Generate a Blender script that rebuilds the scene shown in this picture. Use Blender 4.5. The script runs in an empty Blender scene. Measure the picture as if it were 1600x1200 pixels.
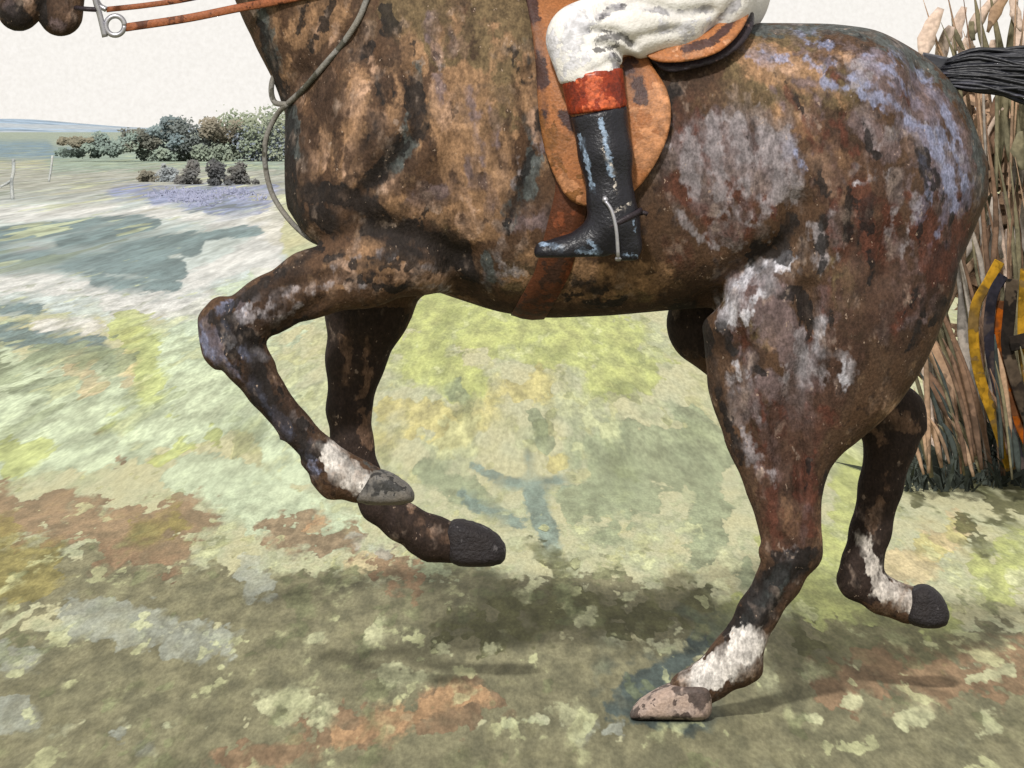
import bpy, bmesh, math, random
import numpy as np
from mathutils import Vector

random.seed(7); rng = np.random.default_rng(7)
SC = bpy.context.scene
COL = SC.collection
R = math.radians

# ------------------------------------------------------------------ camera, sky, sun, exposure
D, F, CX, HY, CH = 8.0, 5600.0, 800.0, 230.0, 1.25      # camera distance, focal in photo px, centre, horizon row, height
cam_d = bpy.data.cameras.new('camera'); cam = bpy.data.objects.new('camera', cam_d); COL.objects.link(cam)
cam.location = (0, -D, CH); cam.rotation_euler = (R(90), 0, 0)
cam_d.sensor_width = 36; cam_d.lens = 36 * F / 1600; cam_d.shift_y = -(600 - HY) / 1600
cam_d.clip_end = 12000; cam_d.clip_start = 0.05
SC.camera = cam

SUN_EL, SUN_AZ = 40, -12          # azimuth measured from straight behind the camera
w = bpy.data.worlds.new('World'); SC.world = w; w.use_nodes = True
nt = w.node_tree; nt.nodes.clear()
out = nt.nodes.new('ShaderNodeOutputWorld')
sky = nt.nodes.new('ShaderNodeTexSky'); sky.sky_type = 'NISHITA'; sky.sun_disc = False
sky.sun_elevation = R(SUN_EL); sky.sun_rotation = R(180 + SUN_AZ); sky.dust_density = 6.0; sky.air_density = 1.0
bg1 = nt.nodes.new('ShaderNodeBackground'); bg1.inputs['Strength'].default_value = 0.05
nt.links.new(sky.outputs[0], bg1.inputs['Color'])
tc = nt.nodes.new('ShaderNodeTexCoord')
cl = nt.nodes.new('ShaderNodeTexNoise'); cl.inputs['Scale'].default_value = 850; cl.inputs['Detail'].default_value = 4; cl.inputs['Roughness'].default_value = .6
nt.links.new(tc.outputs['Generated'], cl.inputs['Vector'])
cr = nt.nodes.new('ShaderNodeValToRGB')
cr.color_ramp.elements[0].position = .3; cr.color_ramp.elements[0].color = (.865, .83, .78, 1)
cr.color_ramp.elements[1].position = .66; cr.color_ramp.elements[1].color = (.95, .915, .865, 1)
nt.links.new(cl.outputs[0], cr.inputs[0])
bg2 = nt.nodes.new('ShaderNodeBackground'); bg2.inputs['Strength'].default_value = 1.19   # even bright cloud cover
nt.links.new(cr.outputs[0], bg2.inputs['Color'])
mx = nt.nodes.new('ShaderNodeMixShader'); mx.inputs[0].default_value = .93
nt.links.new(bg1.outputs[0], mx.inputs[1]); nt.links.new(bg2.outputs[0], mx.inputs[2]); nt.links.new(mx.outputs[0], out.inputs[0])

sd = bpy.data.lights.new('sun', 'SUN'); sun = bpy.data.objects.new('sun', sd); COL.objects.link(sun)
sd.energy = 4.4; sd.angle = R(4); sd.color = (1, .965, .91)
az = R(SUN_AZ)
sdir = Vector((math.sin(az) * math.cos(R(SUN_EL)), -math.cos(az) * math.cos(R(SUN_EL)), math.sin(R(SUN_EL))))
sun.rotation_euler = sdir.to_track_quat('Z', 'Y').to_euler(); sun.location = (0, 0, 20)
vs = SC.view_settings; vs.view_transform = 'Standard'; vs.look = 'None'; vs.gamma = 1; vs.exposure = -0.08; vs.use_curve_mapping = False
SC.cycles.max_bounces = 4; SC.cycles.use_denoising = True

# ------------------------------------------------------------------ helpers
SLOPE = 0.005
def gz(Y): return SLOPE * np.maximum(Y, -6) 
def P(px, py, Y=0.0):
    s = (D + Y) / F
    return ((px - CX) * s, Y, CH - (py - HY) * s)
def ground_at(px, py):
    d = (CH + SLOPE * D) / (SLOPE + (py - HY) / F)
    return ((px - CX) * d / F, d - D, SLOPE * (d - D))
def lin(c):
    return tuple(.70 * ((v / 255) / 12.92 if v / 255 <= .04045 else ((v / 255 + .055) / 1.055) ** 2.4) for v in c)

def link(o, parent=None):
    COL.objects.link(o)
    if parent is not None: o.parent = parent
    return o
def tag(o, label=None, cat=None, group=None, kind=None):
    if label: o['label'] = label
    if cat: o['category'] = cat
    if group: o['group'] = group
    if kind: o['kind'] = kind
    return o
def empty(name, loc=(0, 0, 0)):
    o = bpy.data.objects.new(name, None); o.location = loc; o.empty_display_size = .1; COL.objects.link(o)
    bpy.context.view_layer.update(); return o
def mesh_obj(name, verts, faces, mat, parent=None, smooth=True):
    me = bpy.data.meshes.new(name)
    v = np.asarray(verts, dtype=np.float32)
    if parent is not None: v = v - np.array(parent.location, dtype=np.float32)
    me.from_pydata(v.tolist(), [], faces if isinstance(faces, list) else faces.tolist())
    if smooth: me.polygons.foreach_set('use_smooth', np.ones(len(me.polygons), dtype=bool))
    if mat is not None: me.materials.append(mat)
    me.update()
    o = bpy.data.objects.new(name, me)
    return link(o, parent)

# --- strokes: smooth signed fields (units of 10 photo px) -----------------
def stroke_field(px, py, strokes):
    shp = np.broadcast(px, py).shape; f = np.full(shp, -12.0); flat = len(shp) == 1
    for s in strokes:
        *pts, r = s
        if len(pts) == 1: pts = [pts[0], pts[0]]
        for (ax, ay), (bx, by) in zip(pts[:-1], pts[1:]):
            m = r + 125
            if flat:
                ix = np.nonzero((px > min(ax, bx) - m) & (px < max(ax, bx) + m) & (py > min(ay, by) - m) & (py < max(ay, by) + m))[0]
                if len(ix) == 0: continue
                X, Y = px[ix], py[ix]
            else: X, Y = px, py
            dx, dy = bx - ax, by - ay; L = dx * dx + dy * dy
            t = np.clip(((X - ax) * dx + (Y - ay) * dy) / L, 0, 1) if L > 0 else 0
            v = (r - np.hypot(X - ax - t * dx, Y - ay - t * dy)) / 10
            if flat: f[ix] = np.maximum(f[ix], v)
            else: f = np.maximum(f, v)
    return np.maximum(f, -12)
def set_attr(o, name, arr):
    a = o.data.attributes.new(name, 'FLOAT', 'POINT'); a.data.foreach_set('value', arr.astype(np.float32))
def project(v):
    d = D - np.abs(v[:, 1])
    return CX + v[:, 0] * F / d, HY + (CH - v[:, 2]) * F / d
def project_true(v):
    d = D + v[:, 1]
    return CX + v[:, 0] * F / d, HY + (CH - v[:, 2]) * F / d

class NT:
    def __init__(s, name):
        s.m = bpy.data.materials.new(name); s.m.use_nodes = True
        s.t = s.m.node_tree; s.t.nodes.clear()
        s.out = s.n('ShaderNodeOutputMaterial'); s.b = s.n('ShaderNodeBsdfPrincipled')
        s.l(s.b.outputs[0], s.out.inputs[0])
    def n(s, t, **k):
        x = s.t.nodes.new(t)
        for a, v in k.items(): setattr(x, a, v)
        return x
    def l(s, a, b): s.t.links.new(a, b)
    def put(s, sock, v):
        if hasattr(v, 'is_linked') or isinstance(v, bpy.types.NodeSocket): s.l(v, sock)
        else: sock.default_value = v
    def math(s, op, a, b=0.0, c=0.0):
        x = s.n('ShaderNodeMath', operation=op); s.put(x.inputs[0], a); s.put(x.inputs[1], b)
        s.put(x.inputs[2], c); return x.outputs[0]
    def rng(s, v, a, b, c, d, smooth=True):
        x = s.n('ShaderNodeMapRange'); x.interpolation_type = 'SMOOTHSTEP' if smooth else 'LINEAR'
        s.put(x.inputs[0], v)
        for i, q in enumerate((a, b, c, d)): x.inputs[i + 1].default_value = q
        return x.outputs[0]
    def mix(s, f, a, b, bt='MIX'):
        x = s.n('ShaderNodeMix', data_type='RGBA', blend_type=bt); s.put(x.inputs[0], f)
        for sock, v in ((x.inputs[6], a), (x.inputs[7], b)):
            if isinstance(v, tuple): sock.default_value = (*v, 1) if len(v) == 3 else v
            else: s.l(v, sock)
        return x.outputs[2]
    def noise(s, vec, scale, detail=5, rough=.6, dist=0.0):
        x = s.n('ShaderNodeTexNoise'); x.inputs['Scale'].default_value = scale; x.inputs['Detail'].default_value = detail
        x.inputs['Roughness'].default_value = rough; x.inputs['Distortion'].default_value = dist
        s.l(vec, x.inputs['Vector']); return x
    def mapping(s, vec, scale, loc=(0, 0, 0)):
        x = s.n('ShaderNodeMapping'); x.inputs['Scale'].default_value = scale; x.inputs['Location'].default_value = loc
        s.l(vec, x.inputs['Vector']); return x.outputs[0]

def wash_mat(name, base, layers=(), scale=14.0, grain=170.0, rough=.85, bump=.35, ground=False, spec=.25,
             tint=((255, 225, 190), (190, 205, 235)), tintf=.25, gran=(.78, 1.14), aniso=(1, 1, 1), coat=0.0, fleck=None, gritty=.7, relief=1.0):
    """matte pigment laid in ragged washes: each layer is a smooth stroke field broken up by noise, with a pigment edge."""
    N = NT(name)
    tcn = N.n('ShaderNodeTexCoord'); ob = tcn.outputs['Object']
    if ground:
        sx = N.n('ShaderNodeSeparateXYZ'); N.l(ob, sx.inputs[0])
        z1 = N.rng(sx.outputs[1], 2.5, 7.0, 0, 1); z2 = N.rng(sx.outputs[1], 14, 34, 0, 1)
        v = [N.mapping(ob, q) for q in ((1, .17, 1), (.52, .042, 1), (.17, .0045, 1))]
        def field(sc, det, rg):
            c = [N.noise(q, sc, det, rg).outputs['Color'] for q in v]
            return N.mix(z2, N.mix(z1, c[0], c[1]), c[2])
    else:
        vv = N.mapping(ob, aniso)
        def field(sc, det, rg): return N.noise(vv, sc, det, rg).outputs['Color']
    A = field(scale, 3, .52); B = field(scale * 2.7, 2, .5); G = field(grain, 1, .6)
    chan = []
    for c in (A, B):
        q = N.n('ShaderNodeSeparateColor'); N.l(c, q.inputs[0]); chan.append(q.outputs)
    gs = N.n('ShaderNodeSeparateColor'); N.l(G, gs.inputs[0])
    col = lin(base)
    # broad warm / cool drift in the pigment
    t = N.mix(N.rng(chan[0][0], .3, .7, 0, 1), tuple(lin(tint[0])), tuple(lin(tint[1])))
    col = N.mix(tintf, col, N.mix(1.0, col, t, 'MULTIPLY'))
    softv = [N.math('MULTIPLY_ADD', N.rng(chan[0][i], .47, .66, 0, 1), 1.5, .14) for i in range(3)]     # here a crisp edge, there a wet one
    bloom = [N.rng(chan[1][i], .3, .7, .66, 1.3) for i in range(3)]
    grit = [N.math('MULTIPLY', N.math('SUBTRACT', gs.outputs[i], .5), gritty) for i in range(3)]
    ca = [N.math('SUBTRACT', chan[0][i], .5) for i in range(3)]; cb = [N.math('SUBTRACT', chan[1][i], .5) for i in range(3)]
    for i, L in enumerate(layers):
        attr, c = L[0], L[1]
        o = dict(amp=4.6, fine=3.0, soft=1.0, edge=.80, op=.86, hi=1.0); o.update(L[2] if len(L) > 2 else {})
        if attr is None: f0 = o['bias']
        else:
            an = N.n('ShaderNodeAttribute'); an.attribute_name = attr; f0 = an.outputs['Fac']
        f = N.math('MULTIPLY_ADD', cb[(i + 1) % 3], o['fine'] * 2, N.math('MULTIPLY_ADD', ca[i % 3], o['amp'] * 2, f0))
        f = N.math('ADD', f, grit[i % 3])
        sv = softv[(i + 1) % 3]
        x = N.n('ShaderNodeMapRange'); x.interpolation_type = 'SMOOTHSTEP'; N.l(f, x.inputs[0])
        N.l(N.math('MULTIPLY', sv, -o['soft']), x.inputs[1]); N.l(N.math('MULTIPLY', sv, o['hi']), x.inputs[2]); x.inputs[3].default_value = 0; x.inputs[4].default_value = o['op']
        e = N.math('MULTIPLY', N.rng(f, 0.0, .6, o['edge'], 1.0), bloom[i % 3])
        cm = N.n('ShaderNodeVectorMath', operation='SCALE'); cm.inputs[0].default_value = lin(c); N.l(e, cm.inputs['Scale'])
        col = N.mix(x.outputs[0], col, cm.outputs[0])
    if fleck:
        fc, th, op = fleck
        ff = N.math('ADD', N.math('MULTIPLY', gs.outputs[2], .55), N.math('MULTIPLY', chan[1][0], .6))
        col = N.mix(N.rng(ff, th, th + .04, 0, op), col, tuple(lin(fc)))
    g = N.rng(gs.outputs[0], .32, .68, gran[0], gran[1], False)
    cm = N.n('ShaderNodeVectorMath', operation='SCALE'); N.put(cm.inputs[0], col) if isinstance(col, bpy.types.NodeSocket) else setattr(cm.inputs[0], 'default_value', col)
    N.l(g, cm.inputs['Scale'])
    N.l(cm.outputs[0], N.b.inputs['Base Color'])
    N.b.inputs['Roughness'].default_value = rough; N.b.inputs['Specular IOR Level'].default_value = spec
    if coat: N.b.inputs['Coat Weight'].default_value = coat; N.b.inputs['Coat Roughness'].default_value = .25
    bp = N.n('ShaderNodeBump'); bp.inputs['Strength'].default_value = bump; bp.inputs['Distance'].default_value = .004
    N.l(N.math('MULTIPLY_ADD', chan[1][1], relief, gs.outputs[1]), bp.inputs['Height']); N.l(bp.outputs[0], N.b.inputs['Normal'])
    return N.m

# --- signed-distance modelling: one continuous skin from many blended forms --
def surface_nets(vol, lo, h):
    ins = vol < 0
    c = np.zeros(tuple(n - 1 for n in vol.shape), dtype=np.int8)
    for a in (0, 1):
        for b in (0, 1):
            for d in (0, 1): c += ins[a:ins.shape[0] - 1 + a, b:ins.shape[1] - 1 + b, d:ins.shape[2] - 1 + d]
    act = (c > 0) & (c < 8); idx = np.argwhere(act)
    cor = [(a, b, d) for a in (0, 1) for b in (0, 1) for d in (0, 1)]
    val = np.stack([vol[idx[:, 0] + q[0], idx[:, 1] + q[1], idx[:, 2] + q[2]] for q in cor], 1)
    acc = np.zeros((len(idx), 3)); cnt = np.zeros(len(idx))
    for i, p in enumerate(cor):
        for j, q in enumerate(cor):
            if j <= i or sum(abs(p[k] - q[k]) for k in range(3)) != 1: continue
            va, vb = val[:, i], val[:, j]; m = (va < 0) != (vb < 0)
            t = np.where(m, va / np.where(m, va - vb, 1), 0)
            pos = np.array(p) + t[:, None] * (np.array(q) - np.array(p))
            acc += pos * m[:, None]; cnt += m
    V = (idx + acc / cnt[:, None]) * h + np.array(lo)
    ids = np.full(act.shape, -1, dtype=np.int64); ids[act] = np.arange(len(idx))
    faces = []
    for ax in range(3):
        s0 = [slice(None)] * 3; s1 = [slice(None)] * 3; s0[ax] = slice(0, -1); s1[ax] = slice(1, None)
        a, b = ins[tuple(s0)], ins[tuple(s1)]
        e = np.argwhere(a != b); o1, o2 = (ax + 1) % 3, (ax + 2) % 3
        e = e[(e[:, o1] > 0) & (e[:, o2] > 0) & (e[:, o1] < vol.shape[o1] - 1) & (e[:, o2] < vol.shape[o2] - 1)]
        def cell(d1, d2):
            q = e.copy(); q[:, o1] -= d1; q[:, o2] -= d2; return ids[q[:, 0], q[:, 1], q[:, 2]]
        quad = np.stack([cell(1, 1), cell(0, 1), cell(0, 0), cell(1, 0)], 1)
        fl = ~a[e[:, 0], e[:, 1], e[:, 2]]; quad[fl] = quad[fl][:, ::-1]
        faces.append(quad)
    return V, np.concatenate(faces)

class Field:
    def __init__(s, lo, hi, h):
        s.lo = np.array(lo, float); s.h = h
        n = np.ceil((np.array(hi) - s.lo) / h).astype(int) + 1
        s.ax = [s.lo[i] + h * np.arange(n[i]) for i in range(3)]
        s.v = np.full(tuple(n), 0.6)
    def sub(s, lo, hi):
        sl = []
        for i in range(3):
            a = max(0, int((lo[i] - s.lo[i]) / s.h) - 1); b = min(s.v.shape[i], int((hi[i] - s.lo[i]) / s.h) + 3); sl.append(slice(a, max(a, b)))
        g = np.meshgrid(*[s.ax[i][sl[i]] for i in range(3)], indexing='ij', sparse=True)
        return tuple(sl), g
    def union(s, sl, d, k):
        a = s.v[sl]
        if k > 0:
            hh = np.clip(.5 + .5 * (a - d) / k, 0, 1); s.v[sl] = a * (1 - hh) + d * hh - k * hh * (1 - hh)
        else: s.v[sl] = np.minimum(a, d)
    def cap(s, a, b, k=.02):
        """a, b = (px, py, radius px, Y, depth ratio)"""
        A = np.array(P(a[0], a[1], a[3])); B = np.array(P(b[0], b[1], b[3]))
        ra, rb = a[2] * (D + a[3]) / F, b[2] * (D + b[3]) / F
        ka, kb = a[4], b[4]; m = max(ra, rb) * max(1, ka, kb) + k + .04
        sl, (X, Y, Z) = s.sub(np.minimum(A, B) - m, np.maximum(A, B) + m)
        dx, dz = B[0] - A[0], B[2] - A[2]; L = dx * dx + dz * dz
        t = np.clip(((X - A[0]) * dx + (Z - A[2]) * dz) / L, 0, 1) if L > 1e-9 else np.zeros_like(X + Z)
        t = t * 1.0
        kk = ka + (kb - ka) * t; r = ra + (rb - ra) * t
        yy = (Y - (A[1] + (B[1] - A[1]) * t)) / kk
        d = np.sqrt((X - A[0] - t * dx) ** 2 + (Z - A[2] - t * dz) ** 2 + yy ** 2) - r
        s.union(sl, d * np.minimum(1, kk), k)
    def chain(s, pts, k=.02):
        for a, b in zip(pts[:-1], pts[1:]): s.cap(a, b, k)
    def sample(s, p):
        q = (np.asarray(p) - s.lo) / s.h
        i = np.floor(q).astype(int); f = q - i
        for k in range(3): i[..., k] = np.clip(i[..., k], 0, s.v.shape[k] - 2)
        f = np.clip(q - i, 0, 1); r = 0
        for a in (0, 1):
            for b in (0, 1):
                for c in (0, 1):
                    wt = (f[..., 0] if a else 1 - f[..., 0]) * (f[..., 1] if b else 1 - f[..., 1]) * (f[..., 2] if c else 1 - f[..., 2])
                    r = r + wt * s.v[i[..., 0] + a, i[..., 1] + b, i[..., 2] + c]
        return r
    def mesh(s, name, mat, parent=None):
        V, Fc = surface_nets(s.v, s.lo, s.h); return mesh_obj(name, V, Fc, mat, parent)

def smoothmesh(o, n=4, f=.5):
    """Laplacian smoothing in place"""
    me = o.data; nv = len(me.vertices)
    v = np.empty(nv * 3, np.float32); me.vertices.foreach_get('co', v); v = v.reshape(-1, 3)
    e = np.empty(len(me.edges) * 2, np.int32); me.edges.foreach_get('vertices', e); e = e.reshape(-1, 2)
    deg = np.bincount(e.ravel(), minlength=nv)[:, None]
    for i in range(n):
        for ff in (f, -f * 1.03):
            s = np.zeros_like(v)
            for k in range(3): s[:, k] = np.bincount(e[:, 0], v[e[:, 1], k], nv) + np.bincount(e[:, 1], v[e[:, 0], k], nv)
            v = v + ff * (s / np.maximum(deg, 1) - v)
    me.vertices.foreach_set('co', v.astype(np.float32).ravel()); me.update()

def verts_of(o):
    v = np.empty(len(o.data.vertices) * 3, np.float32); o.data.vertices.foreach_get('co', v)
    v = v.reshape(-1, 3)
    return v + np.array(o.parent.location if o.parent else (0, 0, 0), np.float32) + (np.array(o.location, np.float32) if not o.parent else 0)

def poly_sdf(px, py, poly):
    d = np.full(np.broadcast(px, py).shape, 1e9); ins = np.zeros(d.shape, bool); n = len(poly)
    for i in range(n):
        (ax, ay), (bx, by) = poly[i], poly[(i + 1) % n]
        dx, dy = bx - ax, by - ay
        t = np.clip(((px - ax) * dx + (py - ay) * dy) / (dx * dx + dy * dy), 0, 1)
        d = np.minimum(d, np.hypot(px - ax - t * dx, py - ay - t * dy))
        c = ((ay > py) != (by > py)) & (px < (bx - ax) * (py - ay) / ((by - ay) or 1e-9) + ax); ins ^= c
    return np.where(ins, -d, d)
def spline(pts, n=8):
    """Catmull-Rom through points"""
    p = [np.array(q, float) for q in pts]; p = [2 * p[0] - p[1]] + p + [2 * p[-1] - p[-2]]; o = []
    for i in range(1, len(p) - 2):
        for j in range(n):
            t = j / n; a, b, c, d = p[i - 1], p[i], p[i + 1], p[i + 2]
            o.append(.5 * (2 * b + (c - a) * t + (2 * a - 5 * b + 4 * c - d) * t * t + (3 * b - a - 3 * c + d) * t ** 3))
    o.append(p[-2]); return np.array(o)
def tube(path, rad, seg=8, flat=1.0, ref=(0, 1, 0)):
    """swept tube; rad scalar or per point; flat scales the ref direction"""
    p = np.asarray(path, float); n = len(p); rad = np.broadcast_to(np.asarray(rad, float), (n,))
    t = np.gradient(p, axis=0); t /= np.linalg.norm(t, axis=1)[:, None] + 1e-12
    ref = np.asarray(ref, float); b = np.cross(t, ref); b /= np.linalg.norm(b, axis=1)[:, None] + 1e-9; c = np.cross(b, t)
    V = []
    for i in range(seg):
        a = 2 * math.pi * i / seg
        V.append(p + rad[:, None] * (math.cos(a) * b + math.sin(a) * c * flat))
    V = np.stack(V, 1).reshape(-1, 3); Fc = []
    for i in range(n - 1):
        for j in range(seg):
            Fc.append([i * seg + j, i * seg + (j + 1) % seg, (i + 1) * seg + (j + 1) % seg, (i + 1) * seg + j])
    Fc.append(list(range(seg))[::-1]); Fc.append([(n - 1) * seg + j for j in range(seg)])
    return V, Fc
def merge(parts):
    V, Fc, o = [], [], 0
    for v, f in parts:
        V.append(np.asarray(v)); Fc += [[i + o for i in q] for q in f]; o += len(v)
    return np.concatenate(V), Fc

# ------------------------------------------------------------------ ground
GROUND = [
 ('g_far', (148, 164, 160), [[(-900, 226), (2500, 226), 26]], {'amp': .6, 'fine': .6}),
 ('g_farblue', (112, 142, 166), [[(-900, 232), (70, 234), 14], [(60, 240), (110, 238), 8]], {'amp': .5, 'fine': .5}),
 ('g_cool', (200, 212, 214), [[(-900, 400), (60, 400), (330, 400), 90], [(300, 470), (400, 420), 50]], {'soft': 6, 'op': 0.8, 'edge': 1, 'hi': 3}),
 ('g_mint', (196, 210, 180), [[(-1500, 640), (120, 650), (330, 600), 90], [(300, 540), (420, 480), 60], [(420, 640), (470, 720), 50], [(300, 740), (520, 830), 45]], {'op': 0.8}),
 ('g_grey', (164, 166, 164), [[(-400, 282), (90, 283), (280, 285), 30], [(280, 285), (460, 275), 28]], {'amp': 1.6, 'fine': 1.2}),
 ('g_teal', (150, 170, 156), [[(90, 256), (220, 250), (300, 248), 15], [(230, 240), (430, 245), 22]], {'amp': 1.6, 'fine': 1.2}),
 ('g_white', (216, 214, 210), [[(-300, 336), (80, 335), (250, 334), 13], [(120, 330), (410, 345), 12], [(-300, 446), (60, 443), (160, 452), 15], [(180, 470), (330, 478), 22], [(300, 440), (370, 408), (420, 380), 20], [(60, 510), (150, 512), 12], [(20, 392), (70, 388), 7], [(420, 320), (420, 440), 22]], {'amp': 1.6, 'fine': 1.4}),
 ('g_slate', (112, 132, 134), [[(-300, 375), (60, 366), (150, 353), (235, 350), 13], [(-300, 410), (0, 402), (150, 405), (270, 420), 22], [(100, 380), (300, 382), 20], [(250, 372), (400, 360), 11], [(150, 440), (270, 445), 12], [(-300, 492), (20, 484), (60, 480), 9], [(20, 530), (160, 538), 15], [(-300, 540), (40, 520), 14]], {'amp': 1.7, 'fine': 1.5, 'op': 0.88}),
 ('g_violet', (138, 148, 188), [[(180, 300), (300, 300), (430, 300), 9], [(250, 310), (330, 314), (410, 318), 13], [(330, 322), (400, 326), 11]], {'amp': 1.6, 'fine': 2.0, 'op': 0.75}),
 ('g_leaf', (184, 192, 118), [[(-900, 700), (-500, 720), 40], [(1850, 820), (2500, 800), 44], [(2000, 650), (2600, 640), 30], [(205, 520), (230, 590), 26], [(180, 660), (260, 625), 20], [(680, 500), (820, 510), (960, 540), 48], [(650, 560), (720, 600), 34], [(340, 690), (330, 680), 12], [(20, 720), (70, 690), 16], [(940, 600), (1010, 580), 34], [(250, 720), (300, 700), 14], [(1250, 860), (1320, 960), (1450, 1000), 62], [(1560, 900), (1640, 860), 40], [(1130, 960), (1180, 940), 20], [(1330, 730), (1330, 850), 30]], {}),
 ('g_yellow', (200, 190, 128), [[(610, 640), (700, 660), (760, 650), 22], [(790, 615), (840, 600), 22], [(600, 690), (640, 680), 14], [(860, 730), (870, 720), 12], [(1440, 860), (1500, 830), 18]], {}),
 ('g_sand', (208, 190, 150), [[(120, 570), (140, 600), 18], [(200, 560), (205, 610), 9], [(1385, 880), (1440, 890), 30], [(1450, 830), (1480, 850), 12], [(560, 880), (600, 870), 14], [(1490, 800), (1510, 830), 12]], {}),
 ('g_sage', (148, 158, 128), [[(960, 700), (1090, 720), 52], [(900, 780), (1000, 770), 34], [(1110, 790), (1100, 850), 34], [(680, 740), (730, 770), 26], [(840, 650), (850, 690), 14], [(905, 660), (900, 720), 15], [(705, 610), (730, 630), 11], [(1050, 640), (1090, 655), 15], [(960, 840), (940, 830), 13], [(650, 900), (740, 880), 26], [(1160, 880), (1170, 910), 18], [(60, 560), (180, 560), 18], [(0, 590), (100, 600), 20], [(1200, 700), (1300, 720), 10]], {'op': 0.82}),
 ('g_pond', (128, 146, 138), [[(748, 730), (790, 755), (880, 752), 11], [(825, 710), (830, 740), 8], [(835, 775), (862, 850), 17], [(765, 795), (810, 820), 10], [(720, 770), (740, 790), 9]], {'amp': 1.2, 'fine': 1.2, 'op': 0.85}),
 ('g_taupe', (126, 122, 96), [[(-2500, 1000), (150, 910), (420, 960), (760, 950), 52], [(-3000, 1120), (300, 1060), (800, 1050), (1250, 1120), (4200, 1080), 78], [(1230, 1010), (1500, 1010), (4000, 1000), 34], [(620, 940), (1080, 960), 44], [(-2500, 1400), (4200, 1380), 160], [(-3000, 1185), (4200, 1170), 50], [(-3000, 1240), (4200, 1230), 62]], {'amp': 5, 'fine': 5, 'soft': 4, 'op': 0.9}),
 ('g_brown', (148, 122, 96), [[(-900, 850), (-500, 820), 34], [(-1500, 1020), (-900, 1010), 30], [(1900, 900), (2300, 930), 30], [(-200, 820), (60, 800), (240, 830), (300, 800), 32], [(180, 860), (260, 870), 26], [(440, 830), (540, 850), 26], [(600, 880), (650, 900), 20], [(180, 690), (190, 720), 9], [(470, 1160), (640, 1130), (760, 1095), 30], [(360, 1190), (450, 1180), 26], [(1300, 1070), (1480, 1060), (1700, 1020), 34]], {'amp': 6, 'fine': 5, 'soft': 2.2, 'op': 0.85}),
 ('g_rust', (190, 154, 116), [[(540, 1150), (650, 1120), (700, 1090), 16], [(470, 830), (500, 820), 10], [(735, 1085), (750, 1090), 10]], {}),
 ('g_moss', (150, 140, 84), [[(-100, 920), (20, 890), (50, 900), 46], [(-100, 830), (10, 830), 26], [(225, 830), (270, 815), 17], [(70, 850), (90, 880), 14]], {}),
 ('g_blue', (182, 190, 182), [[(110, 960), (230, 975), (340, 1000), 28], [(-60, 1010), (50, 1030), 24], [(-40, 1120), (40, 1110), 22], [(395, 880), (410, 930), 18], [(180, 1150), (230, 1170), 10], [(600, 860), (560, 850), 8], [(900, 1150), (960, 1140), 14]], {'amp': 4.5, 'op': 0.45}),
 ('g_dark', (92, 92, 62), [[(840, 850), (880, 895), 12], [(1090, 950), (1000, 975), (900, 950), (760, 985), 30], [(1245, 1000), (1290, 1015), 20], [(700, 990), (760, 975), 20], [(780, 940), (860, 935), 22], [(1430, 780), (1470, 770), 14], [(1510, 820), (1530, 850), 12], [(1560, 790), (1650, 780), 26], [(1480, 740), (1600, 745), 22]], {'op': .85, 'soft': 2, 'amp': 5, 'fine': 5}),  # dark olive; the strokes below the belly paint in its ground shadow
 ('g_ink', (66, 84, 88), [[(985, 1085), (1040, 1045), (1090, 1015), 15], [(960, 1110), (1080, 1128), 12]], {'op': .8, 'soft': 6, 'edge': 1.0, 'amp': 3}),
 ('g_fleck', (206, 208, 168), [[(575, 990), (590, 985), 13], [(600, 1050), (620, 1055), 17], [(495, 995), 8], [(690, 1010), (705, 1015), 8], [(772, 992), 6], [(770, 1012), 6], [(825, 925), (835, 910), 14], [(985, 935), 15], [(910, 968), 9], [(415, 1100), (470, 1090), 15], [(505, 1105), (500, 1130), 15], [(440, 1130), 12], [(640, 1060), (660, 1050), 10], [(1080, 1000), 9], [(1060, 985), 7], [(1205, 1065), 10], [(1255, 1055), (1270, 1052), 9], [(1330, 1092), (1350, 1088), 12], [(1270, 1120), (1290, 1118), 9], [(1515, 1060), (1580, 1045), 10], [(1540, 1110), (1545, 1140), 9], [(870, 1100), (900, 1120), 13], [(1130, 870), (1150, 880), 12], [(1580, 900), (1640, 905), 18], [(1440, 1110), (1420, 1120), 16], [(1110, 900), (1130, 930), 12]], {'amp': 2.2, 'fine': 2.6, 'op': 0.8}),
]
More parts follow.
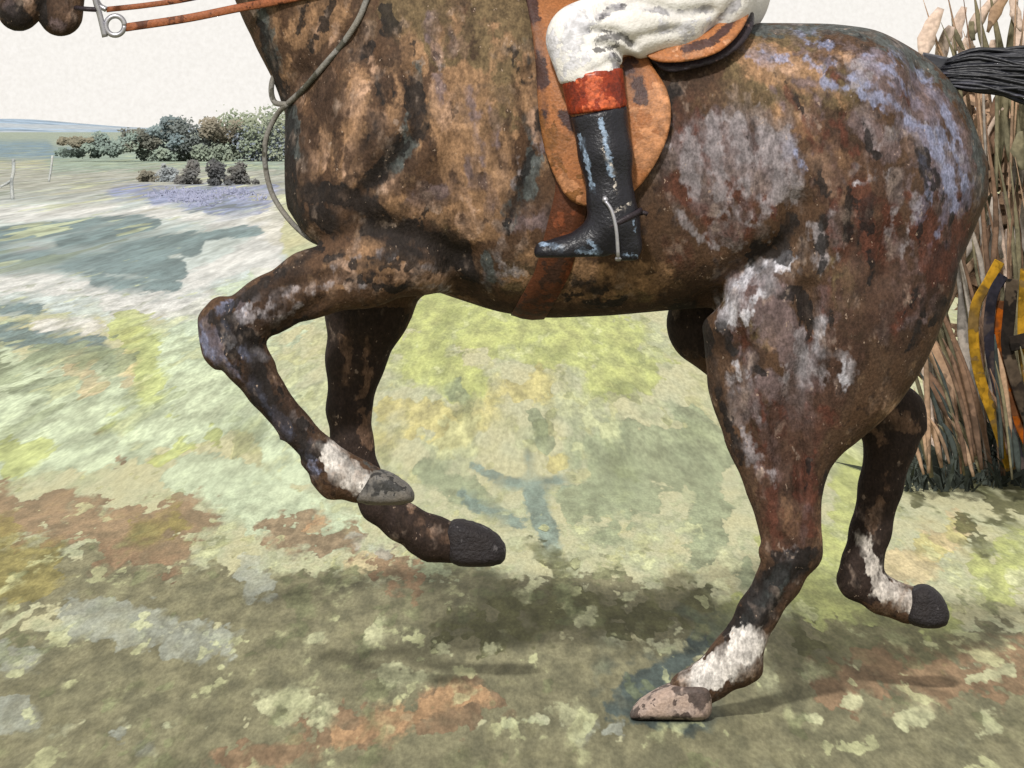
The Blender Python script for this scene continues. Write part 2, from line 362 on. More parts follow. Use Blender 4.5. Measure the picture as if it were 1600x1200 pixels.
def build_ground():
    d = np.concatenate([np.linspace(-30, 6, 14)[:-1], np.linspace(6, 16, 190)[:-1], np.geomspace(16, 60, 150)[:-1], np.geomspace(60, 400, 90)[:-1], np.geomspace(400, 6000, 24)])
    t = np.linspace(-1, 1, 281); s = np.sign(t) * (0.15 * np.abs(t) / .7 * (np.abs(t) < .7) + (np.abs(t) >= .7) * (.15 + .85 * ((np.abs(t) - .7) / .3) ** 2))
    wd = 8 + .9 * np.maximum(d, 0)
    X = s[None, :] * wd[:, None]; Y = np.repeat((d - D)[:, None], len(s), 1)
    Z = gz(Y) - .00002 * np.maximum(Y - 300, 0) * 0
    # slight unevenness of the turf
    Z = Z + .006 * np.sin(X * 2.1 + Y * .7) * np.sin(Y * 1.3 - X) * (np.abs(Y) < 60)
    V = np.stack([X, Y, Z], -1).reshape(-1, 3)
    n, m = X.shape; i = np.arange(n - 1)[:, None] * m + np.arange(m - 1)[None, :]
    Fc = np.stack([i, i + 1, i + m + 1, i + m], -1).reshape(-1, 4)
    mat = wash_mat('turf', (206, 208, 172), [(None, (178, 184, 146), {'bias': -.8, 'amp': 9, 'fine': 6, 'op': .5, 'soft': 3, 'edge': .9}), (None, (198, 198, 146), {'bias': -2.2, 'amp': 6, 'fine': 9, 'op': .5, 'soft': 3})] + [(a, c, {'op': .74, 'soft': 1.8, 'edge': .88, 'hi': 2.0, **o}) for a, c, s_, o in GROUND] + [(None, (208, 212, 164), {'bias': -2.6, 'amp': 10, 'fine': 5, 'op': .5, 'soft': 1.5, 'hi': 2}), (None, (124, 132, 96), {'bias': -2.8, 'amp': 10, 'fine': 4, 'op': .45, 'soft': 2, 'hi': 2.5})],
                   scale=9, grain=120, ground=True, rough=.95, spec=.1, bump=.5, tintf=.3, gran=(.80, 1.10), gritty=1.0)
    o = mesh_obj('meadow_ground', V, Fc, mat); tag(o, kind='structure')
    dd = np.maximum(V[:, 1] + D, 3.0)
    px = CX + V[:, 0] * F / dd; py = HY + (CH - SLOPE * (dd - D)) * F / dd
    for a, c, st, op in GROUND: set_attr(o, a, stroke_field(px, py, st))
    return o
build_ground()

# ------------------------------------------------------------------ far hills
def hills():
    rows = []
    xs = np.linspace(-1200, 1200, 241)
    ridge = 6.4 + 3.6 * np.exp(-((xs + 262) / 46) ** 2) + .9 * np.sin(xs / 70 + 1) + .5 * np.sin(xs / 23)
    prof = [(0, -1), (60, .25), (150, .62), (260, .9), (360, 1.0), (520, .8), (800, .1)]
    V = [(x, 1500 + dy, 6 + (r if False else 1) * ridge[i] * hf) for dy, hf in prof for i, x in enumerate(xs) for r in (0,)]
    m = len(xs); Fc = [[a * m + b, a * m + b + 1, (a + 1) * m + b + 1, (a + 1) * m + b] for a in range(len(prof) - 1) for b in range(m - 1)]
    mat = wash_mat('hill_haze_tint', (192, 204, 214), [(None, (158, 178, 198), {'bias': -.3, 'amp': 8, 'fine': 3, 'soft': 1.5, 'edge': 1})], scale=.012, grain=.25, rough=1, spec=0, bump=0, aniso=(1, 1, 4))  # blue haze tint put into the hills' base colour
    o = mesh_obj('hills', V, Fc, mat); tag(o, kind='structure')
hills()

# ------------------------------------------------------------------ hedgerow and far shrubs
def leaf_cloud(centers, n, size, squash=.8, r=None):
    """many small bent leaves spread through overlapping lumps; centers = (x,y,z,rx,ry,rz)"""
    r = r or rng; V = []; Fc = []
    vol = np.array([c[3] * c[4] * c[5] for c in centers]); pick = r.choice(len(centers), n, p=vol / vol.sum())
    for i, q in enumerate(pick):
        c = centers[q]; u = r.normal(size=3); u /= np.linalg.norm(u); rad = r.random() ** .38 * (1 + .22 * r.normal() * (r.random() < .35))
        p = np.array(c[:3]) + u * rad * np.array(c[3:])
        nv = np.array((0, -.75, .66)) + r.normal(size=3) * .26; a = np.cross(nv, r.normal(size=3)); a /= np.linalg.norm(a); b = np.cross(a, nv); b /= np.linalg.norm(b); nn = np.cross(a, b)
        L = size * r.uniform(.6, 1.5); W = L * squash * .5
        k = len(V); V += [p - a * L, p - b * W + nn * L * .2, p + a * L, p + b * W + nn * L * .2]; Fc.append([k, k + 1, k + 2, k + 3])
    return np.array(V), Fc
LEAFM = {}
def leaf_mat(name, c, wear=None, **k):
    if name not in LEAFM: LEAFM[name] = wash_mat(name, c, [(None, tuple(v * (.88 if name.startswith(('hedge', 'shrub')) else .72) for v in c), {'bias': -.5, 'amp': 6, 'fine': 3})] + ([(None, wear, {'bias': -.6, 'amp': 7, 'fine': 5, 'hi': 2})] if wear else []), scale=k.pop('scale', 3), grain=60, rough=.9, spec=.1, bump=.1, **k)
    return LEAFM[name]

hr = empty('hedgerow', ground_at(270, 252)); tag(hr, 'long dark green and brown hedgerow along the far edge of the field', 'hedge')
for (x0, x1, yt, yb, c) in [(96, 150, 212, 232, (150, 146, 128)), (140, 210, 206, 240, (150, 168, 160)), (196, 246, 199, 234, (126, 128, 118)), (236, 290, 196, 236, (142, 160, 164)), (258, 285, 180, 205, (128, 144, 150)), (272, 335, 188, 238, (126, 134, 132)), (322, 372, 184, 226, (154, 148, 132)), (350, 425, 178, 245, (152, 164, 142)), (400, 480, 172, 260, (158, 168, 148)), (88, 180, 222, 246, (150, 168, 158)), (170, 290, 220, 252, (158, 174, 160)), (270, 400, 218, 256, (160, 172, 154)), (385, 445, 205, 285, (150, 160, 172))]:  # leaf colours lightened in place of distance haze
    gx, gy, gzz = hr.location; s = (D + gy) / F; cs = []
    for k in range(14):
        px = x0 + (x1 - x0) * (k + .5) / 14; py = random.uniform(yt + 6, yb - 4)
        q = P(px, py, gy + random.uniform(-1, 1)); rr = (yb - yt) * random.uniform(.16, .36) * s
        cs.append((*q, rr * 1.4, rr * 1.4, rr))
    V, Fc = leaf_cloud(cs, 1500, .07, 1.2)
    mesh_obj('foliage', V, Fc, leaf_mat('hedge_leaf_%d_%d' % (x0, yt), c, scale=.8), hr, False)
# dark little shrubs in front of it
for (x, yb, hw, ht, c, lab) in [(232, 284, 15, 20, (140, 136, 122), 'small brown shrub at the left end of the shrubs below the hedgerow'),
                                (262, 284, 15, 32, (168, 176, 180), 'pale grey shrub below the hedgerow'),
                                (298, 288, 20, 38, (124, 124, 122), 'grey shrub between pale shrub and the dark shrubs below the hedgerow'),
                                (335, 290, 20, 44, (100, 102, 104), 'darkest of the small shrubs standing below the hedgerow'),
                                (376, 288, 22, 36, (112, 112, 110), 'dark grey shrub nearest to the chest of the horse')]:
    g = ground_at(x, yb); sh = empty('shrub', g); tag(sh, lab, 'shrub', 'small shrubs below the hedgerow'); s = (D + g[1]) / F
    cs = []
    for k in range(13):
        u = random.gauss(0, .5); cs.append((g[0] + u * hw * s, g[1] + random.uniform(-.3, .3), g[2] + ht * s * random.uniform(.05, .85) * max(.2, 1 - .6 * u * u), hw * s * random.uniform(.25, .5), hw * s * .4, ht * s * random.uniform(.14, .3)))
    V, Fc = leaf_cloud(cs, 900, .045, 1.1); mesh_obj('foliage', V, Fc, leaf_mat('shrub_leaf_%d' % x, c, scale=1.5), sh, False)
    st = [tube(spline([g, (g[0] + dx * .5, g[1], g[2] + ht * s * .3), (g[0] + dx, g[1], g[2] + ht * s * .6)], 3), [.02, .018, .016, .014, .012, .01, .008], 5) for dx in (-.12, .02, .13)]
    mesh_obj('stem', *merge(st), leaf_mat('twig', (88, 76, 62)), sh)
# low violet flowers
V, Fc = leaf_cloud([(*(lambda q: (q[0], q[1], q[2] + .06))(ground_at(random.uniform(260, 420), random.uniform(300, 324))), .4, .7, .08) for k in range(16)], 900, .04)
tag(mesh_obj('wild_flowers', V, Fc, leaf_mat('violet_bloom', (170, 176, 204), scale=2), None, False), 'low drift of violet blue wild flowers below the shrubs', 'flowers', kind='stuff')

# two whitened stakes of an old rail on the far left
def stake(pts, r, lab):
    gx, gy, g0 = ground_at(*pts[-1][:2]); o = empty('fence_post', (gx, gy, g0))
    tag(o, lab, 'post', 'whitened posts in the far field')
    path = [P(a, b, gy) for a, b in pts]; path[-1] = (path[-1][0], gy, g0 - .03)
    mesh_obj('post_shaft', *tube(spline(path, 4), r, 6), leaf_mat('white_wood', (206, 212, 212)), o); return o, gy
o, gy = stake([(21, 248), (21, 268), (18, 285), (20, 312)], .034, 'whitened forked post at the left edge of the far field')
mesh_obj('brace', *tube(spline([P(20, 280, gy), P(12, 286, gy), P(2, 291, gy - .3)], 4), .025, 6), leaf_mat('white_wood', (206, 212, 212)), o)
stake([(82, 243), (80, 262), (76, 284)], .03, 'short leaning white post below the left end of the hedgerow')

# ------------------------------------------------------------------ horse
HL = [
 ('c_olive', (110, 94, 68), [[(800, -20), (770, 90), (760, 170), 60], [(640, 10), (700, 60), 50], [(1180, 120), (1300, 150), 50], [(1260, 60), (1180, 70), 25], [(1400, 430), (1350, 450), 40], [(1310, 420), (1330, 500), 26], [(1150, 470), (1200, 520), 24], [(800, 440), (1000, 470), 22]], {'op': 0.8, 'soft': 2.8, 'amp': 2.0, 'fine': 2.2, 'hi': 3.4}),
 ('c_tan', (156, 122, 92), [[(720, 150), (730, 240), (760, 330), 52], [(470, 50), (520, 20), 26], [(560, 120), (545, 270), 16], [(505, 200), (498, 265), 8], [(640, 120), (640, 60), 14], [(780, 220), (790, 300), 22], [(690, 330), (620, 320), 18], [(520, 430), (580, 400), (660, 430), 24], [(880, 450), (1030, 432), 24], [(1180, 90), (1260, 120), 32], [(1220, 180), (1270, 200), 20], [(1310, 240), (1320, 320), 16], [(900, 420), (950, 430), 16], [(820, 170), (830, 90), 20], [(610, 170), (615, 220), 10], [(860, 390), (820, 400), 10], [(430, 30), (425, 60), 10], [(1330, 740), (1400, 650), 12], [(1225, 780), (1235, 830), 9]], {'soft': 2.8, 'edge': 0.95, 'amp': 2.0, 'fine': 2.2, 'hi': 3.4}),
 ('c_pink', (184, 150, 126), [[(40, 0), (48, 18), 8], [(92, 10), (104, 28), 8], [(565, 140), (550, 170), 13], [(545, 230), (540, 270), 8], [(680, 140), (695, 195), 11], [(490, 240), (492, 262), 7], [(630, 425), (685, 432), 18], [(1285, 250), (1308, 310), 14], [(1235, 108), 13], [(1328, 88), 12], [(1378, 226), 12], [(1250, 182), 8], [(1285, 500), (1278, 545), 15], [(1210, 530), 16], [(720, 345), (735, 370), 10], [(545, 420), (540, 440), 12], [(1150, 575), (1165, 620), 10], [(830, 180), (835, 220), 8], [(700, 185), 7], [(1390, 640), (1410, 670), 10]], {'soft': 2.8, 'edge': 1.0, 'op': 0.8, 'amp': 2.0, 'fine': 2.2, 'hi': 3.4}),
 ('c_brown', (64, 48, 38), [[(430, 470), (370, 525), (400, 600), (490, 708), 34], [(1240, 870), (1160, 990), 30], [(490, 110), (520, 180), 26], [(610, 210), (560, 250), 26], [(470, 200), (480, 280), 26], [(720, 475), (880, 490), (1030, 484), 13], [(1380, 400), (1400, 500), 52], [(1330, 520), (1300, 600), 38], [(1420, 260), (1400, 300), 12], [(1180, 640), (1215, 720), 18], [(1180, 560), (1130, 530), 18], [(430, 480), (520, 430), 18], [(470, 430), (420, 460), 16], [(1270, 640), (1260, 780), 12], [(1450, 450), (1500, 380), 34], [(850, 130), (840, 60), 10], [(1290, 180), (1330, 220), 20], [(1060, 140), (1090, 110), 26], [(720, 420), (750, 460), 26], [(60, 40), (30, 20), 26], [(100, 40), (85, 0), 24], [(1110, 430), (1040, 470), 14], [(1250, 700), (1240, 760), 14]], {'soft': 2.8, 'amp': 2.0, 'fine': 2.2, 'hi': 3.4}),  # dark coat brown; lower thigh strokes also put its shading into the colour
 ('c_mauve', (112, 96, 96), [[(1085, 230), (1140, 230), (1210, 260), 44], [(1160, 450), (1230, 520), (1260, 590), 30], [(1440, 220), (1490, 300), 24], [(12, 5), (22, 20), 8], [(84, 36), (96, 40), 8], [(1360, 105), (1440, 175), 34], [(1345, 185), (1385, 235), 22], [(1470, 160), (1510, 230), 16], [(1510, 220), (1522, 280), 14], [(690, 300), (650, 310), 14], [(1200, 600), (1250, 650), 24], [(1170, 600), (1180, 640), 14], [(1230, 460), (1210, 440), 10], [(860, 160), (850, 230), 10], [(800, 350), (850, 345), 16]], {'soft': 2.8, 'amp': 2.0, 'fine': 2.2, 'hi': 3.4}),
 ('c_chestnut', (80, 58, 48), [[(1330, 280), (1370, 420), 60], [(1460, 330), (1470, 430), 40], [(1300, 560), (1230, 700), 50], [(1200, 700), (1240, 830), 36], [(1330, 480), (1420, 450), 50], [(1290, 200), (1330, 250), 20], [(860, 470), (1000, 480), 12]], {'op': 0.65, 'soft': 2.8, 'hi': 3.4}),
 ('c_rust', (94, 56, 44), [[(1060, 290), (1110, 335), 19], [(1110, 340), (1165, 365), 19], [(1120, 285), (1190, 320), 15], [(1060, 396), 24], [(1340, 290), (1360, 390), 18], [(1445, 350), (1470, 420), 26], [(1500, 310), (1500, 410), 14], [(1150, 505), (1160, 530), 11], [(1262, 720), (1268, 830), 11], [(1205, 770), (1212, 850), 12], [(1390, 330), (1380, 400), 14], [(1420, 160), (1405, 130), 6], [(1180, 690), (1195, 740), 8], [(1290, 640), (1300, 660), 10], [(1090, 200), (1085, 230), 5]], {'amp': 1.6, 'op': 0.75, 'hi': 3.4, 'soft': 2.8}),
 ('c_lilac', (152, 146, 150), [[(1075, 215), (1085, 262), (1092, 312), 17], [(1110, 196), (1120, 250), (1128, 305), 19], [(1148, 190), (1160, 240), (1168, 290), 21], [(1188, 185), (1205, 240), (1216, 302), 20], [(1222, 205), (1236, 258), (1242, 305), 13], [(1058, 330), (1085, 368), (1125, 392), 5], [(1120, 322), (1160, 350), (1205, 362), 5], [(1392, 270), (1402, 320), (1386, 376), 6], [(1430, 300), (1425, 344), (1408, 392), 5], [(1272, 352), (1282, 380), (1285, 410), 12], [(1250, 520), (1256, 570), (1250, 625), 11], [(1284, 500), (1279, 545), (1286, 592), 9], [(1225, 572), (1231, 622), 6], [(1140, 590), (1150, 650), (1176, 722), 6], [(1166, 580), (1171, 642), 4], [(1330, 108), (1346, 142), 10], [(800, 425), (760, 430), 9], [(782, 374), (775, 398), 6], [(690, 105), 5], [(640, 446), (692, 452), 6], [(380, 500), (420, 472), (462, 450), 5], [(432, 502), (472, 476), 4], [(1120, 458), (1128, 522), 4], [(560, 400), (545, 410), 4], [(1350, 180), (1372, 240), 6], [(1300, 330), (1310, 400), 5]], {'amp': 2.6, 'soft': 2.4, 'edge': 1.0, 'op': 0.66, 'hi': 5, 'fine': 3.2}),  # grey-lilac sheen painted into the coat colour
 ('c_pale', (198, 196, 204), [[(1138, 502), (1148, 452), (1180, 422), (1226, 408), 13], [(1164, 500), (1176, 466), (1206, 442), 7], [(1321, 568), (1323, 596), 9], [(1280, 505), (1274, 540), 6], [(372, 492), (386, 480), 5], [(1150, 566), (1160, 590), 5], [(1390, 204), (1382, 200), 3], [(1340, 285), 3], [(1355, 268), 3], [(395, 548), (408, 556), 4], [(352, 528), (360, 540), 4], [(1258, 545), (1256, 580), 4]], {'amp': 2.2, 'soft': 2.2, 'edge': 1.0, 'op': 0.9, 'hi': 3.5, 'fine': 2.8}),  # pale highlights, as on the stifle, painted into the coat
 ('c_blue', (146, 153, 184), [[(1392, 78), (1450, 130), (1496, 212), (1512, 284), 5], [(1418, 192), (1455, 216), (1480, 262), (1490, 324), 12], [(1462, 202), (1500, 252), (1510, 312), 8], [(1440, 240), (1452, 292), (1440, 345), 5], [(1350, 92), (1392, 112), (1432, 162), 5], [(316, 512), (322, 540), (346, 562), 8], [(342, 486), (366, 473), 6], [(352, 566), (374, 580), 5], [(394, 600), (420, 640), (452, 677), 4], [(1240, 230), (1250, 262), 6], [(1475, 330), (1465, 370), 4], [(378, 545), (392, 560), 4]], {'amp': 2.2, 'soft': 2.4, 'edge': 1.0, 'op': 0.72, 'hi': 4, 'fine': 2.6}),  # blue sheen of rump and knee painted as coat colour
 ('c_slate', (84, 92, 92), [[(1180, 48), (1340, 44), 11], [(1340, 44), (1400, 75), (1460, 118), 12], [(1480, 130), (1525, 200), (1535, 300), 9], [(835, 250), (825, 300), 13], [(640, 225), (610, 262), 13], [(455, 170), (460, 240), 10], [(410, 20), (430, 100), 8], [(1220, 900), (1170, 970), 16], [(760, 400), (770, 440), 9]], {'amp': 2.0, 'soft': 1.6, 'op': 0.8, 'fine': 2.2, 'hi': 2.2}),
 ('c_dark', (34, 32, 32), [[(405, 40), (425, 100), (450, 160), 8], [(450, 190), (448, 280), (470, 345), 14], [(480, 300), (540, 305), (575, 320), 20], [(500, 335), (520, 350), 20], [(602, 15), (610, 50), 13], [(578, 72), (565, 90), 10], [(645, 140), (655, 205), 17], [(625, 230), (590, 270), (570, 290), 13], [(585, 355), (640, 366), (720, 392), 23], [(610, 385), (690, 412), 17], [(700, 390), (742, 432), 13], [(600, 345), (590, 325), 5], [(630, 345), (628, 325), 5], [(660, 352), (664, 332), 5], [(828, 240), (815, 290), (800, 330), 8], [(1235, 345), (1220, 380), 15], [(1180, 388), (1225, 402), 12], [(1070, 500), (1085, 530), 34], [(1250, 465), (1262, 500), 13], [(1220, 460), (1250, 450), 9], [(1128, 505), (1145, 548), 9], [(1185, 578), (1195, 585), 7], [(1052, 140), (1035, 190), 9], [(1345, 60), (1352, 75), 8], [(350, 500), (395, 540), 16], [(430, 530), (480, 495), 10], [(395, 560), (410, 620), 20], [(420, 630), (480, 705), 17], [(1250, 875), (1200, 910), (1150, 985), 20], [(1215, 870), (1270, 865), 10], [(330, 495), (380, 462), (470, 408), 7], [(1110, 550), (1120, 610), (1160, 720), 7], [(1180, 200), (1170, 230), 3], [(30, 35), (15, 15), 20], [(70, 35), (66, 0), 9], [(1190, 420), (1170, 400), 5], [(850, 130), (845, 200), 6], [(500, 385), (480, 400), 8]], {'amp': 2.0, 'fine': 2.2, 'hi': 1.4, 'soft': 1.2}),
 ('c_white', (222, 216, 210), [[(520, 710), (545, 745), 20], [(545, 745), (590, 762), 18], [(1170, 1000), (1145, 1035), (1095, 1062), 26]], {'amp': 2.5, 'fine': 2.5, 'soft': 1.2, 'edge': 1.0, 'op': 0.92, 'hi': 2.0}),
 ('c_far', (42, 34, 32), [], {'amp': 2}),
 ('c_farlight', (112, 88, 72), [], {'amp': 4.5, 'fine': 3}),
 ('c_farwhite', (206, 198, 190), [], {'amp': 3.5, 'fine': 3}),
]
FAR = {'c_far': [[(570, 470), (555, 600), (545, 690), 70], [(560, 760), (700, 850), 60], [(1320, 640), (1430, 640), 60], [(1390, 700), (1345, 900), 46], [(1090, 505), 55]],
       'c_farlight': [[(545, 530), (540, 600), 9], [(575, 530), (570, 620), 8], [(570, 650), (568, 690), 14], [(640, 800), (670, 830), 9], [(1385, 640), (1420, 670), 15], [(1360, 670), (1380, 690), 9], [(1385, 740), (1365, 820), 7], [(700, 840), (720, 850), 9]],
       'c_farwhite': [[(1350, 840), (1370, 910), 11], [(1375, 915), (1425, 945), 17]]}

FLOW = [  # guide line, spread, count, length, class weights
 ([(700, 40), (735, 200), (765, 350)], 62, 70, 64, dict(c_tan=.30, c_brown=.28, c_olive=.2, c_pink=.12, c_mauve=.1)),
 ([(520, 10), (478, 140), (480, 300)], 34, 44, 60, dict(c_brown=.34, c_dark=.22, c_tan=.3, c_pink=.14)),
 ([(600, 60), (625, 190), (570, 300)], 34, 44, 60, dict(c_brown=.36, c_dark=.2, c_tan=.26, c_pink=.1, c_slate=.08)),
 ([(800, 60), (830, 220), (800, 360)], 22, 26, 60, dict(c_brown=.3, c_dark=.2, c_slate=.2, c_lilac=.15, c_tan=.15)),
 ([(720, 440), (880, 450), (1050, 440)], 26, 34, 60, dict(c_brown=.35, c_tan=.3, c_dark=.15, c_olive=.2)),
 ([(1060, 170), (1095, 280), (1170, 370)], 52, 60, 62, dict(c_mauve=.26, c_lilac=.28, c_rust=.16, c_brown=.22)),
 ([(1190, 85), (1330, 105), (1430, 190), (1490, 300)], 36, 64, 60, dict(c_brown=.32, c_mauve=.26, c_tan=.2, c_lilac=.1, c_blue=.12)),
 ([(1260, 140), (1330, 290), (1320, 430)], 46, 70, 64, dict(c_brown=.3, c_rust=.12, c_tan=.2, c_dark=.14, c_mauve=.17)),
 ([(1450, 240), (1468, 370), (1400, 530)], 36, 66, 70, dict(c_brown=.34, c_rust=.15, c_mauve=.28, c_dark=.2)),
 ([(1180, 430), (1165, 570), (1215, 760)], 30, 60, 60, dict(c_lilac=.2, c_mauve=.26, c_brown=.32, c_rust=.12)),
 ([(1290, 470), (1280, 620), (1255, 820)], 24, 50, 64, dict(c_brown=.4, c_rust=.12, c_mauve=.16, c_tan=.1, c_dark=.15)),
 ([(670, 420), (540, 425), (390, 495)], 24, 54, 50, dict(c_dark=.38, c_brown=.3, c_tan=.2, c_lilac=.12)),
 ([(345, 500), (385, 575), (500, 710)], 17, 40, 34, dict(c_dark=.52, c_brown=.2, c_blue=.18, c_lilac=.1)),
 ([(1240, 870), (1160, 990)], 15, 22, 40, dict(c_dark=.6, c_slate=.3, c_lilac=.1)),
 ([(1165, 1000), (1090, 1065)], 14, 12, 22, dict(c_brown=.5, c_dark=.5)), ([(515, 700), (600, 765)], 14, 12, 20, dict(c_slate=.7, c_dark=.3)),
]
EXTRA = {}
rs = np.random.default_rng(11)
for gd, sp, cnt, ln, wts in FLOW:
    c = spline(gd, 16); tg = np.gradient(c, axis=0); tg /= np.linalg.norm(tg, axis=1)[:, None]
    for k in range(cnt):
        i = rs.integers(len(c)); nrm = np.array((-tg[i][1], tg[i][0])); q = c[i] + nrm * np.clip(rs.normal(), -1.8, 1.8) * sp * .62
        L = ln * rs.uniform(.35, 1.0) / 2; bend = nrm * rs.normal() * L * .18
        cl_ = rs.choice(list(wts), p=np.array(list(wts.values())) / sum(wts.values()))
        EXTRA.setdefault(cl_, []).append([tuple(q - tg[i] * L), tuple(q + bend), tuple(q + tg[i] * L), rs.uniform(2.0, 7.0)])
for a_, c_, st_, o_ in HL:
    st_ += EXTRA.get(a_, []); o_['amp'] = o_.get('amp', 4) * .5; o_['fine'] = o_.get('fine', 3) * .62; o_.setdefault('hi', 2.2 if a_ not in ('c_dark', 'c_white', 'c_far') else 1.2)

hf = Field((-1.22, -.42, -.02), (1.12, .42, 2.25), .0068)
# trunk: vertical oval sections, traced top and bottom lines, half depths
TR = np.array([(446, 235, 300, .05), (452, 190, 335, .11), (475, 130, 372, .165), (520, 60, 392, .205), (600, -5, 425, .235), (700, -45, 462, .25), (780, -42, 488, .265), (850, -18, 497, .28),
               (950, 14, 493, .29), (1050, 30, 484, .292), (1130, 36, 478, .29), (1200, 36, 490, .285), (1300, 37, 520, .27), (1370, 46, 520, .24), (1430, 78, 490, .20), (1480, 116, 440, .155), (1520, 180, 370, .10), (1538, 240, 320, .05), (1541, 278, 286, .01)], float)
def trunk():
    sl, (X, Y, Z) = hf.sub(np.array((-.62, -.36, .75)), np.array((1.10, .36, 1.75)))
    px = CX + X[:, 0, 0] * F / D
    top, bot, hd = (np.interp(px, TR[:, 0], TR[:, i]) for i in (1, 2, 3))
    ker = np.hanning(19); ker /= ker.sum()
    sm = lambda a: np.convolve(np.pad(a, 9, 'edge'), ker, 'valid')
    inb = (px > 446) & (px < 1541)
    zc = CH - (sm(top) + sm(bot)) / 2 * D / F + HY * D / F; hz = np.maximum((sm(bot) - sm(top)) / 2 * D / F, .004); hd = np.maximum(sm(hd), .004)
    zc, hz, hd = (q[:, None, None] for q in (zc, hz, hd))
    e = 2.3
    u, v_ = np.abs((Z - zc) / hz), np.abs(Y / hd)
    k0 = (u ** e + v_ ** e) ** (1 / e); k1 = np.sqrt(((Z - zc) / hz ** 2) ** 2 + (Y / hd ** 2) ** 2) + 1e-6
    d = k0 * (k0 - 1) / k1
    d = np.where(inb[:, None, None], d, np.maximum(d, .02) + np.minimum(np.abs(px - 446), np.abs(px - 1541))[:, None, None] * D / F)
    hf.union(sl, d, .0)
trunk()
# neck, head
hf.chain([(622, 150, 178, 0, .76), (530, -20, 146, 0, .74), (430, -160, 125, 0, .66), (330, -290, 100, 0, .62), (220, -370, 78, 0, .72)], .05)
hf.chain([(190, -360, 80, 0, .75), (150, -250, 74, 0, .72), (105, -120, 52, 0, .74), (80, -60, 44, 0, .80)], .03)
hf.chain([(78, -70, 42, 0, .85), (42, -5, 36, 0, .95), (30, 14, 35, 0, .95)], .012)             # upper lip and nose
hf.chain([(120, -100, 40, 0, .8), (104, -20, 30, 0, .9), (95, 22, 35, 0, .85)], .006)         # chin
for y in (-.06, .06): hf.cap((235, -440, 20, y, .6), (225, -520, 6, y * 1.3, .6), .02)
# shoulders, breast
for y in (-.12, .12):
    hf.chain([(640, 60, 90, y * .8, .8), (640, 200, 120, y, .85), (570, 300, 95, y, .8), (650, 390, 70, y, .8)], .05)
    hf.chain([(1330, 170, 110, y, 1.0), (1360, 300, 120, y * 1.05, .9)], .06)
# near fore leg, folded
hf.chain([(640, 385, 74, -.14, .85), (570, 418, 60, -.16, .85), (485, 444, 50, -.175, .85), (420, 478, 44, -.18, .85), (362, 516, 46, -.185, .8)], .02)
hf.chain([(352, 512, 42, -.185, .8), (362, 535, 47, -.185, .8), (384, 568, 38, -.185, .8), (412, 610, 31, -.185, .8), (458, 668, 28, -.18, .8), (500, 712, 29, -.175, .8), (528, 740, 36, -.17, .8), (560, 752, 32, -.17, .85), (598, 762, 26, -.17, .95)], .012)
# far fore leg
hf.chain([(600, 400, 80, .12, .8), (575, 480, 66, .14, .8), (556, 560, 45, .15, .8), (545, 640, 33, .155, .85), (550, 690, 31, .155, .85), (568, 745, 26, .15, .85), (590, 790, 25, .15, .85), (628, 815, 29, .15, .85), (680, 842, 33, .15, .95), (705, 850, 30, .15, 1)], .018)
# near hind leg
hf.chain([(1320, 400, 178, -.10, .62), (1290, 470, 172, -.12, .55), (1272, 520, 160, -.125, .52), (1252, 572, 140, -.13, .48), (1232, 625, 104, -.14, .5), (1222, 690, 72, -.145, .6), (1226, 760, 52, -.15, .7), (1234, 820, 42, -.15, .75), (1238, 858, 42, -.15, .75)], .03)
hf.cap((1160, 470, 58, -.17, .85), (1215, 470, 60, -.16, .8), .05)
for a_, b_ in (((330, 500, 20, -.20, .9), (345, 485, 22, -.20, .9)), ((345, 552, 22, -.20, .8), (372, 556, 24, -.20, .8)), ((405, 560, 14, -.185, .8), (418, 572, 12, -.185, .8)), ((500, 748, 14, -.17, .8), (518, 762, 18, -.17, .8)),
               ((1200, 862, 16, -.17, .7), (1212, 880, 18, -.17, .7)), ((1172, 1046, 20, -.15, .8), (1160, 1056, 16, -.15, .8)), ((1428, 640, 14, .145, .7), (1432, 668, 16, .145, .7)), ((1322, 905, 14, .145, .8), (1330, 918, 14, .145, .8)), ((650, 850, 16, .15, .8), (668, 862, 14, .15, .8))):
    hf.cap(a_, b_, .012)
hf.cap((1258, 858, 24, -.15, .7), (1262, 866, 20, -.15, .7), .02)
hf.chain([(1236, 862, 40, -.15, .75), (1218, 905, 34, -.15, .75), (1184, 958, 31, -.15, .75), (1163, 1000, 32, -.15, .8), (1148, 1030, 40, -.15, .8), (1112, 1060, 32, -.15, .85), (1078, 1080, 34, -.15, 1.0)], .014)
# far hind leg
hf.chain([(1260, 380, 150, .11, .6), (1190, 460, 100, .125, .6), (1112, 505, 66, .13, .75), (1150, 540, 60, .13, .8), (1220, 580, 66, .135, .8), (1300, 622, 50, .14, .75), (1375, 638, 46, .145, .75), (1398, 650, 44, .145, .75)], .02)
hf.chain([(1404, 640, 36, .145, .7), (1392, 690, 40, .145, .75), (1376, 760, 33, .145, .75), (1360, 830, 31, .145, .75), (1347, 880, 31, .145, .8), (1345, 905, 32, .145, .8), (1378, 930, 28, .145, .85), (1420, 945, 30, .145, .95)], .014)
